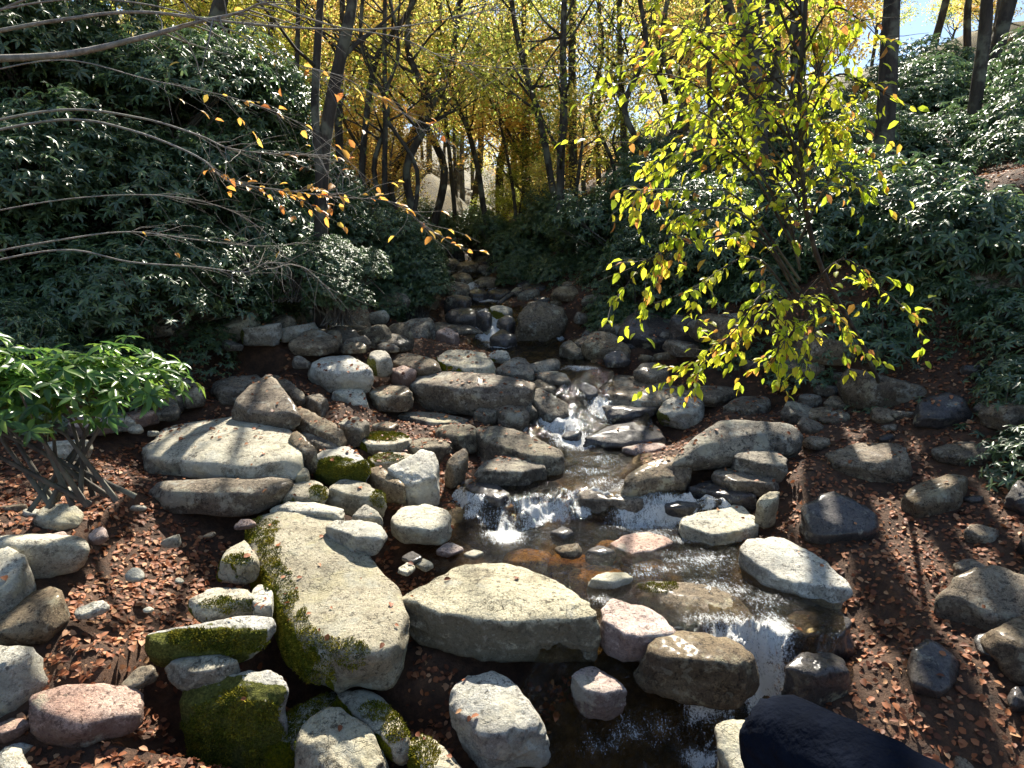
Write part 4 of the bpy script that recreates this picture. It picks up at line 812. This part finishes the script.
for px, py, Y, s in [(610, 240, 14, 1.0), (600, 285, 13, .8), (640, 215, 13, 1.1), (650, 270, 12, .9), (635, 315, 11.6, .6), (690, 215, 12, 1.1), (700, 270, 11, 1.0), (690, 325, 10.3, .7), (750, 240, 10.8, 1.1), (755, 300, 10, .9),
                     (720, 355, 9.4, .5), (800, 220, 11, 1.2), (815, 290, 9.5, 1.0), (790, 345, 9, .7), (860, 230, 10, 1.2), (870, 310, 8.8, 1.0), (850, 370, 8, .6), (930, 240, 9.5, 1.3), (940, 330, 8, 1.0), (1000, 260, 8.5, 1.3), (1010, 370, 7, .9), (920, 410, 7, .6), (1040, 440, 6, .8), (690, 165, 15, 1.1), (730, 175, 14, 1.1), (810, 160, 13.5, 1.2), (880, 160, 13, 1.2), (960, 160, 12, 1.3), (1020, 150, 12, 1.3), (870, 125, 17, 1.3), (930, 120, 16, 1.4), (990, 110, 15, 1.5), (1040, 90, 15, 1.6), (960, 90, 20, 1.7), (900, 100, 20, 1.5), (1000, 180, 11, 1.1), (960, 210, 10.5, 1.0)]:
    put(px, py, Y, s, LR, gr)
shrub('bright green long-leaved rhododendron sprigs hanging in at the left edge', (.70, .5, .66), 300, .11, 'rhodon', at(72, 458, 3.7), name='rhododendron_sprig', lumps=10, nst=14)

# ------------------------------------------------------------------ near branches
def spray_tree(label, name, trunkpts, trad, branches, mat_b, leafmat, leafL, leaf_per_m, shape='leaf', droop=.5, twigs=True, start=.25, wl=.52, twl=.28, part='crown'):
    base = Vector(trunkpts[0]); root = empty(name, base)
    V, Fc = [], []; P = [q-base for q in smooth_path(trunkpts, 6)]; tube(V, Fc, P, np.linspace(trad[0], trad[1], len(P)), 8, .04)
    link('trunk', mesh('trunk', V, Fc), mat_b, root); C, D, N = [], [], []
    for br in branches:
        pts, r0, dens = br; pts = [Vector(p)-base for p in pts]; S_ = smooth_path(pts, 6); m = len(S_); V, Fc = [], []
        tube(V, Fc, S_, [max(r0*(1-.85*i/(m-1)), .0012) for i in range(m)], 5)
        segs = [(S_, 0)]
        if twigs:
            for _ in range(int(max(3, m*.8))):
                i = random.randrange(int(m*start), m-1); d = (S_[i+1]-S_[i]).normalized(); sd = (d + Vector((random.gauss(0, .7), random.gauss(0, .7), random.gauss(-.05, .5)))).normalized()
                ln = twl*random.uniform(.5, 1.5); q = S_[i]; tw = [q]
                for k in range(4):
                    sd = (sd + Vector((random.gauss(0, .2), random.gauss(0, .2), random.gauss(-.06, .18)))).normalized(); q = q + sd*ln/4; tw.append(q)
                tube(V, Fc, tw, [r0*.28, r0*.22, r0*.18, r0*.13, r0*.08], 4); segs.append((tw, 1))
        link('branch', mesh('branch', V, Fc), mat_b, root)
        if dens:
            for sg, isT in segs:
                i0 = 0 if isT else int(len(sg)*max(start, .3))
                for i in range(i0, len(sg)-1):
                    a, b = sg[i], sg[i+1]; ln = (b-a).length; k = np.random.poisson(ln*leaf_per_m*dens) if True else 0
                    for _ in range(k):
                        c = a.lerp(b, random.random()); d = (b-a).normalized() + Vector((random.gauss(0, .7), random.gauss(0, .7), random.gauss(-droop, .35)))
                        C.append(c); D.append(d.normalized()); N.append((Vector((random.gauss(0, .5), random.gauss(-.2, .5), 1))).normalized())
    if C:
        n = len(C); L = leafL*RNG.uniform(.6, 1.2, n); v, f = leaves(np.array(C), np.array(D), np.array(N), L, L*wl); link(part, leaf_mesh(part, v, f), leafmat, root, smooth=False)
    return tag(root, label, 'tree')
np.random.seed(3)
# right sapling hung with lime leaves
tx = [at(885, 400, 7.2), at(862, 345, 6.2), at(815, 250, 4.8), at(800, 120, 4.5), at(806, 0, 4.4), at(812, -120, 4.3)]; tx[0].z = gz(tx[0].x, 7.2)-.1
BR = []
def rbr(y0, mids, tip, dens=1, r=.010, Y0=4.5):
    pts = [at(800, y0, Y0)] + [at(*m) for m in mids] + [at(*tip)]; BR.append((pts, r, dens))
rbr(250, [(730, 120, 4.2), (670, 75, 4.0)], (600, 90, 3.9)); rbr(150, [(720, 60, 4.1), (680, 40, 4.0)], (640, 70, 3.9), .8)
rbr(230, [(740, 150, 4.0), (690, 110, 3.8)], (618, 150, 3.7), 1.0); rbr(260, [(750, 170, 4.0), (700, 150, 3.8)], (630, 200, 3.7), 1.1)
rbr(280, [(740, 200, 4.0), (690, 190, 3.8)], (615, 190, 3.8), .8); rbr(290, [(750, 220, 3.9), (700, 210, 3.7), (665, 240, 3.6)], (640, 330, 3.5), 1.0)
rbr(300, [(760, 240, 3.9), (700, 240, 3.7), (650, 260, 3.6)], (615, 300, 3.5), .6); rbr(310, [(760, 260, 3.9), (720, 270, 3.7)], (680, 310, 3.6), .7)
rbr(320, [(770, 290, 3.9), (735, 330, 3.7)], (692, 375, 3.6), 1.5); rbr(330, [(780, 300, 4.0), (750, 330, 3.8)], (715, 372, 3.7), 1.4)
rbr(120, [(770, 50, 4.2), (745, 30, 4.1)], (700, 35, 4.0), .8); rbr(60, [(760, -30, 4.2), (730, -10, 4.1)], (695, 15, 4.0), .5)
rbr(200, [(770, 160, 4.2), (740, 155, 4.0)], (690, 175, 3.9), 1.0); rbr(170, [(780, 110, 4.2), (760, 100, 4.1)], (730, 120, 4.0), .6)
rbr(340, [(810, 300, 4.2), (830, 310, 4.1)], (860, 350, 4.0), 1.0); rbr(240, [(830, 180, 4.2), (850, 180, 4.1)], (900, 220, 4.0), 1.0)
rbr(140, [(830, 80, 4.2), (860, 80, 4.1)], (910, 110, 4.0), .8); rbr(300, [(840, 260, 4.2), (870, 280, 4.1)], (920, 320, 4.0), .8); rbr(60, [(830, 10, 4.2), (860, 20, 4.1)], (890, 50, 4.0), .6)
for i in range(30):
    y0 = random.uniform(-40, 240); tx_ = random.uniform(620, 900); ty_ = random.uniform(0, 300)*(.7 if i % 2 else 1)
    rbr(y0, [((800+tx_)/2, (y0+ty_)/2-30, 4.3 + random.uniform(0, .5))], (tx_, ty_, 4.2 + random.uniform(0, .7)), .8, .007)
rbr(340, [(790, 320, 4.1), (785, 340, 3.9)], (770, 365, 3.8), 1.1); rbr(270, [(790, 220, 4.2), (780, 200, 4.0)], (745, 240, 3.9), .9); rbr(320, [(800, 300, 4.2), (815, 320, 4.0)], (800, 370, 3.9), .8)
rbr(20, [(720, -60, 4.2), (670, -40, 4.0)], (655, 5, 3.9), .5)
spray_tree('slender sapling hung with bright lime-yellow leaves on the right', 'sapling', tx, (.022, .012), BR, M['bark'], M['spray'], .068, 17, start=.22)
# left bare tree
tl = [at(-40, 520, 4.6), at(-50, 300, 4.7), at(-60, 100, 4.8), at(-70, -100, 4.9)]; tl[0].z = gz(tl[0].x, 4.6)-.2
BL = []
def lbr(y0, mids, r, dens=0, Y0=4.7): BL.append(([at(-50, y0, Y0)] + [at(*m) for m in mids], r, dens))
lbr(60, [(60, 55, 4.8), (140, 38, 4.9), (198, 22, 5), (240, 12, 5), (280, -6, 5)], .028)
lbr(40, [(60, 20, 4.9), (140, 12, 5), (230, 22, 5), (300, 28, 5), (380, 29, 5.1), (440, 20, 5.2), (500, 8, 5.3)], .015)
lbr(30, [(90, -20, 4.9), (220, -10, 5), (330, 25, 5), (400, 38, 5), (450, 60, 5), (505, 68, 5), (560, 66, 5)], .009)
tw_p = [([(60, 110, 4.6), (140, 118, 4.6), (198, 135, 4.5), (232, 149, 4.5), (290, 155, 4.5), (322, 156, 4.5), (350, 178, 4.5)], .010, 0),
        ([(60, 120, 4.5), (130, 130, 4.4), (198, 157, 4.3), (228, 181, 4.3), (280, 190, 4.3), (335, 197, 4.3), (395, 203, 4.3), (430, 232, 4.3)], .010, .8),
        ([(60, 240, 4.6), (130, 232, 4.5), (198, 240, 4.5), (255, 246, 4.5), (312, 243, 4.5)], .008, .05),
        ([(60, 250, 4.6), (130, 262, 4.5), (198, 267, 4.4), (245, 272, 4.4), (268, 263, 4.4), (305, 268, 4.4), (330, 292, 4.4)], .008, 0),
        ([(60, 0, 4.7), (150, 5, 4.7), (230, 30, 4.7), (290, 62, 4.7), (345, 78, 4.7), (400, 112, 4.7), (440, 130, 4.7)], .007, .15),
        ([(60, 200, 4.6), (150, 195, 4.5), (215, 205, 4.5), (260, 228, 4.5), (290, 262, 4.5)], .006, .0),
        ([(60, 60, 4.7), (150, 80, 4.7), (240, 100, 4.6), (310, 130, 4.6), (380, 190, 4.6)], .006, .25)]
for m, r, dn in tw_p: lbr(m[0][1]+20, m, r, dn)
spray_tree('bare pale-twigged tree reaching in from the left with a few orange leaves', 'bare_tree', tl, (.09, .05), BL, M['twig'], M['russet'], .07, 10, start=.4, droop=.2, twl=.35)

# ------------------------------------------------------------------ fallen logs upstream
def log(label, a, b, r):
    V, Fc = [], []; a, b = Vector(a), Vector(b); m = (a+b)/2 + Vector((0, 0, .03)); tube(V, Fc, [a, a.lerp(b, .03)] + smooth_path([a.lerp(b, .05), m, b.lerp(a, .05)], 4) + [b], [r*.3, r*.95] + list(np.linspace(r, r*.8, 9)) + [r*.3], 9, .08)
    me = mesh('log', np.array([q[:] for q in V])-np.array(a[:]), Fc); tag(link('log', me, M['greybark'], loc=a), label, 'log')
log('pale fallen log lying diagonally across the upstream rocks', at(450, 281, 17), at(473, 268, 17.6), .10)
log('thin fallen branch leaning on the rocks above the upper waterfall', at(497, 306, 13.2), at(514, 293, 13.8), .05)
log('dark fallen log lying above the shaded left bank rocks', at(300, 352, 10.4), at(340, 325, 11.4), .05)

# ------------------------------------------------------------------ seated person
def person():
    Kn = Vector((.520, 1.10, 1.520)); hipL = Vector((.80, .56, 1.56)); J = {}
    def s(n, p, r): J[n] = (Vector(p), r)
    s('pel', (.92, .50, 1.60), .135); s('hl', hipL, .098); s('tl', hipL.lerp(Kn, .45), .092); s('kl', Kn, .084); s('sl', (.565, 1.06, 1.28), .064); s('al', (.64, .98, 1.07), .044); s('fl', (.60, 1.03, 1.02), .036); s('fl2', (.56, 1.10, 1.00), .028)
    s('hr', (1.05, .52, 1.58), .098); s('tr', (1.03, .66, 1.53), .088); s('kr', (.98, .82, 1.43), .074); s('sr', (.98, .80, 1.22), .060); s('ar', (.98, .76, 1.04), .042); s('fr', (.96, .84, 1.00), .036); s('fr2', (.95, .92, .99), .028)
    s('wa', (.93, .48, 1.75), .125); s('ch', (.93, .48, 1.98), .145); s('nk', (.93, .50, 2.14), .055); s('hd', (.93, .53, 2.24), .085); s('hd2', (.93, .53, 2.33), .082); s('no', (.925, .637, 2.265), .014)
    s('shl', (.77, .42, 2.07), .062); s('ell', (.70, .42, 1.82), .046); s('wrl', (.76, .60, 1.70), .030)
    s('shr', (1.09, .55, 2.07), .062); s('elr', (1.16, .60, 1.82), .046); s('wrr', (1.04, .72, 1.65), .030)
    E = [('pel', 'hl'), ('hl', 'tl'), ('tl', 'kl'), ('kl', 'sl'), ('sl', 'al'), ('al', 'fl'), ('fl', 'fl2'), ('pel', 'hr'), ('hr', 'tr'), ('tr', 'kr'), ('kr', 'sr'), ('sr', 'ar'), ('ar', 'fr'), ('fr', 'fr2'),
         ('pel', 'wa'), ('wa', 'ch'), ('ch', 'nk'), ('nk', 'hd'), ('hd', 'hd2'), ('hd', 'no'), ('ch', 'shl'), ('shl', 'ell'), ('ell', 'wrl'), ('ch', 'shr'), ('shr', 'elr'), ('elr', 'wrr')]
    for side, w, el in (('l', 'wrl', 'ell'), ('r', 'wrr', 'elr')):
        p = J[w][0]; d = (J[w][0]-J[el][0]).normalized(); sd = Vector((1, 0, 0))*(1 if side == 'l' else -1)
        s('pm'+side, p + d*.05, .026); E.append((w, 'pm'+side))
        for k, ln in enumerate((.062, .072, .068, .054)):
            o = p + d*.09 + sd*(.027-.018*k); s(f'f{k}{side}', o, .009); s(f'g{k}{side}', o + d*ln*.5 + Vector((0, 0, -.012)), .008); s(f'h{k}{side}', o + d*ln + Vector((0, 0, -.03)), .007)
            E += [('pm'+side, f'f{k}{side}'), (f'f{k}{side}', f'g{k}{side}'), (f'g{k}{side}', f'h{k}{side}')]
        s('th'+side, p + d*.045 + sd*.045, .010); s('ti'+side, p + d*.08 + sd*.06, .008); E += [('pm'+side, 'th'+side), ('th'+side, 'ti'+side)]
    names = list(J); base = Vector((.92, .50, 1.46)); root = empty('person', base)
    me = bpy.data.meshes.new('body'); me.from_pydata([J[n][0]-base for n in names], [(names.index(a), names.index(b)) for a, b in E], [])
    o = link('body', me, None, root)
    o.modifiers.new('skin', 'SKIN'); sv = me.skin_vertices[0].data
    for i, n in enumerate(names): sv[i].radius = (J[n][1], J[n][1]); sv[i].use_root = (n == 'pel')
    o.modifiers['skin'].use_smooth_shade = True
    sb = o.modifiers.new('sub', 'SUBSURF'); sb.levels = sb.render_levels = 3
    dg = bpy.context.evaluated_depsgraph_get(); bm_ = bpy.data.meshes.new_from_object(o.evaluated_get(dg)); o.modifiers.clear(); o.data = bm_
    navy, skin = cloth_mat('navy_cloth', (.008, .011, .020)), cloth_mat('skin', (.50, .30, .22)); boot = cloth_mat('dark_boot', (.03, .025, .02))
    co = np.empty(len(bm_.vertices)*3); bm_.vertices.foreach_get('co', co); co = co.reshape(-1, 3); nn_ = np.array([q.normal[:] for q in bm_.vertices])
    zz = co[:, 2] + base.z; fold = (zz < 2.1) & (zz > 1.1) & (np.linalg.norm(co + np.array(base[:]) - np.array(J['pml'][0][:]), axis=1) > .14) & (np.linalg.norm(co + np.array(base[:]) - np.array(J['pmr'][0][:]), axis=1) > .14)
    dsp = (1-np.abs(vnoise(co*[11, 11, 17], 77)))**3*.012 - .004; co = co + nn_*(dsp*fold)[:, None]; bm_.vertices.foreach_set('co', co.ravel())
    bm_.materials.clear(); [bm_.materials.append(m) for m in (navy, skin, boot)]
    for p in bm_.polygons:
        c = Vector(p.center) + base; p.use_smooth = True
        if c.z > 2.13: p.material_index = 1
        elif c.z < 1.09: p.material_index = 2
        elif min((c-J['pml'][0]).length, (c-J['pmr'][0]).length, (c-J['g1l'][0]).length, (c-J['g1r'][0]).length) < .075 and c.z > 1.6: p.material_index = 1
    bm = bmesh.new(); bmesh.ops.create_icosphere(bm, subdivisions=4, radius=1)
    for q in bm.verts: q.co = Vector((q.co.x*.098, q.co.y*.108 - .015, q.co.z*.10 + .03)) + Vector((.93, .53, 2.29)) - base
    bmesh.ops.delete(bm, geom=[q for q in bm.verts if q.co.y + base.y > .575 and q.co.z + base.z < 2.35], context='VERTS')
    hm = bpy.data.meshes.new('hair'); bm.to_mesh(hm); bm.free(); link('hair', hm, cloth_mat('dark_hair', (.03, .02, .015)), root)
    for ex in (-.032, .032):
        bm = bmesh.new(); bmesh.ops.create_uvsphere(bm, u_segments=12, v_segments=8, radius=.012); em = bpy.data.meshes.new('eye'); bm.to_mesh(em); bm.free()
        link('eye', em, cloth_mat('eye_dark', (.05, .04, .04)), root, loc=Vector((.93+ex, .607, 2.295))-base)
    tag(root, 'seated person in navy trousers whose bent knee shows at the lower right corner', 'person')
person()
n = 10; a = np.linspace(0, 6.28, n, endpoint=False)
def plain_rock(cx, cyy, zt, rx, ry, h, mat, label):
    top = np.stack([cx+np.cos(a)*rx, cyy+np.sin(a)*ry, np.full(n, zt)], 1); bot = np.stack([cx+np.cos(a)*rx*1.15, cyy+np.sin(a)*ry*1.15, np.full(n, zt-h)], 1)
    tag(hull_rock('boulder', np.concatenate([top, bot]), mat, 5, 14), label, 'boulder')
plain_rock(1.0, .40, 1.47, .36, .32, 2.6, 'grey', 'tall grey boulder the person in navy sits on')
plain_rock(.78, .96, .975, .34, .34, 2.1, 'grey', 'grey boulder under the feet of the person in navy')

# ------------------------------------------------------------------ labels that say which one
bpy.context.view_layer.update()
import re
def nick(lab):
    x = re.split(r' (?:in|at|with|beside|above|below|directly|tucked|just|left|right|behind|standing|lying|leaning|between|under|resting|barely|half|patterned|sloping|splitting|touching|high|parting|immediately|nearest|alone|pointing|on|of|topped|and|slanting|barely|upstream|covered|against|rising|seen|hung) ', lab)[0]
    return ' '.join(x.split()[:5])
BIG = []
for o, w in ROCKS[:NTRACED-5]:
    u_, v_, d_ = proj(w.mean(0)); BIG.append((u_, v_, nick(o['label'])))
cts = {}
for b in BIG: cts[b[2]] = cts.get(b[2], 0) + 1
BIG = [b for b in BIG if cts[b[2]] == 1 and 198 < b[0] < 816]
def where(u_, v_, marks):
    m = min(marks, key=lambda b: (b[0]-u_)**2 + 1.6*(b[1]-v_)**2); dx, dy = u_-m[0], v_-m[1]; far = math.hypot(dx, dy)
    if far < 14: return 'touching the ' + m[2], m
    h = 'right of' if dx > 0 else 'left of'; vv = 'above' if dy < 0 else 'below'
    r = h if abs(dx) > 2.2*abs(dy) else vv if abs(dy) > 2.2*abs(dx) else f"{vv} and {h}"
    return ('just ' if far < 40 else 'well ' if far > 110 else '') + r + ' the ' + m[2], m
done = set()
def relabel(objs, adj, marks):
    for o in objs:
        p = o.matrix_world.translation; u_, v_, d_ = proj((p.x, p.y, p.z + .3))
        lab = adj(o, u_, v_, d_) + ' ' + where(u_, v_, marks)[0]
        if lab in done:
            ms = sorted(marks, key=lambda b: (b[0]-u_)**2 + 1.6*(b[1]-v_)**2)
            for m2 in ms[1:5]:
                l2 = adj(o, u_, v_, d_) + ' ' + where(u_, v_, [m2])[0]
                if l2 not in done and len(l2.split()) <= 16: lab = l2; break
        done.add(lab); o['label'] = lab if len(lab.split()) <= 16 else ' '.join(lab.split()[:16])
def rock_adj(o, u_, v_, d_):
    wd = max(o.dimensions.x, o.dimensions.y)/d_*F; tall = o.dimensions.z > .6*max(o.dimensions.x, o.dimensions.y)
    c = {'brown_creek_rock': 'brown', 'dark_wet_rock': 'black', 'lichen_grey_rock': 'grey', 'shade_darkened_grey_rock': 'grey-brown', 'mossy_rock': 'mossy', 'pale_lichen_rock': 'whitish', 'pinkish_sandstone': 'pinkish'}.get(o.data.materials[0].name, 'dull')
    return ('tiny ' if wd < 14 else 'small ' if wd < 28 else 'mid-sized ' if wd < 50 else 'large ') + c + (' upright' if tall else ' low') + ' rock'
relabel([o for o, w in ROCKS if o.get('group', '').startswith(('loose', 'stones', 'small stones'))], rock_adj, BIG)
VEG = [(210, 60, 'top left leaning trunk'), (320, 240, 'twin-stemmed dark tree'), (400, 150, 'strongly right-leaning trunk'), (478, 170, 'crooked forked tree'), (548, 160, 'curving tree with arched limbs'), (573, 120, 'straight dark trunk'),
       (757, 150, 'widest dark trunk'), (709, 120, 'thin bare trunk'), (500, 320, 'upper waterfall'), (340, 375, 'cream-faced rock'), (540, 320, 'big upright dark boulder'), (745, 440, 'large arched boulder'), (240, 440, 'large smooth grey boulder'),
       (300, 185, 'orange-leaved pale branch'), (455, 255, 'head of the stream'), (700, 380, 'lowest lime leaf spray'), (640, 90, 'blue sky gap'), (370, 100, 'slim speckled trunk'), (800, 60, 'right-edge trunk'), (505, 170, 'slender yellow-wood trunks'), (886, 90, 'dark trunk on the far right bank'), (972, 60, 'leaning far right trunk'), (84, 40, 'far left trunk'), (930, 330, 'far right bushes')]
rh = [o for o in scene.objects if o.parent is None and o.name.startswith('rhododendron') and o.get('group')]
relabel(rh, lambda o, u_, v_, d_: ('big' if o.scale.x > 1.05 else 'low' if o.scale.x < .75 else 'mid-sized') + ' dark green rhododendron', VEG)
sl = [o for o in scene.objects if o.parent is None and o.get('group', '') == 'slender trunks at the edge of the woods']
relabel(sl, lambda o, u_, v_, d_: 'slender dark trunk rooted', VEG)
tr = [o for o in scene.objects if o.parent is None and o.get('group', '') in ('autumn trees in the woods behind', 'saplings in the woods behind')]
def tree_adj(o, u_, v_, d_):
    c = 'yellow-green' if 'yellow-green' in o['label'] else 'golden' if 'golden' in o['label'] else 'bright yellow'
    return ('low ' if 'sapling' in o['group'] else 'distant ' if d_ > 34 else 'tall ' if o.scale.z > 1 else '') + c + (' sapling' if 'sapling' in o['group'] else ' tree')
relabel(tr, tree_adj, VEG)
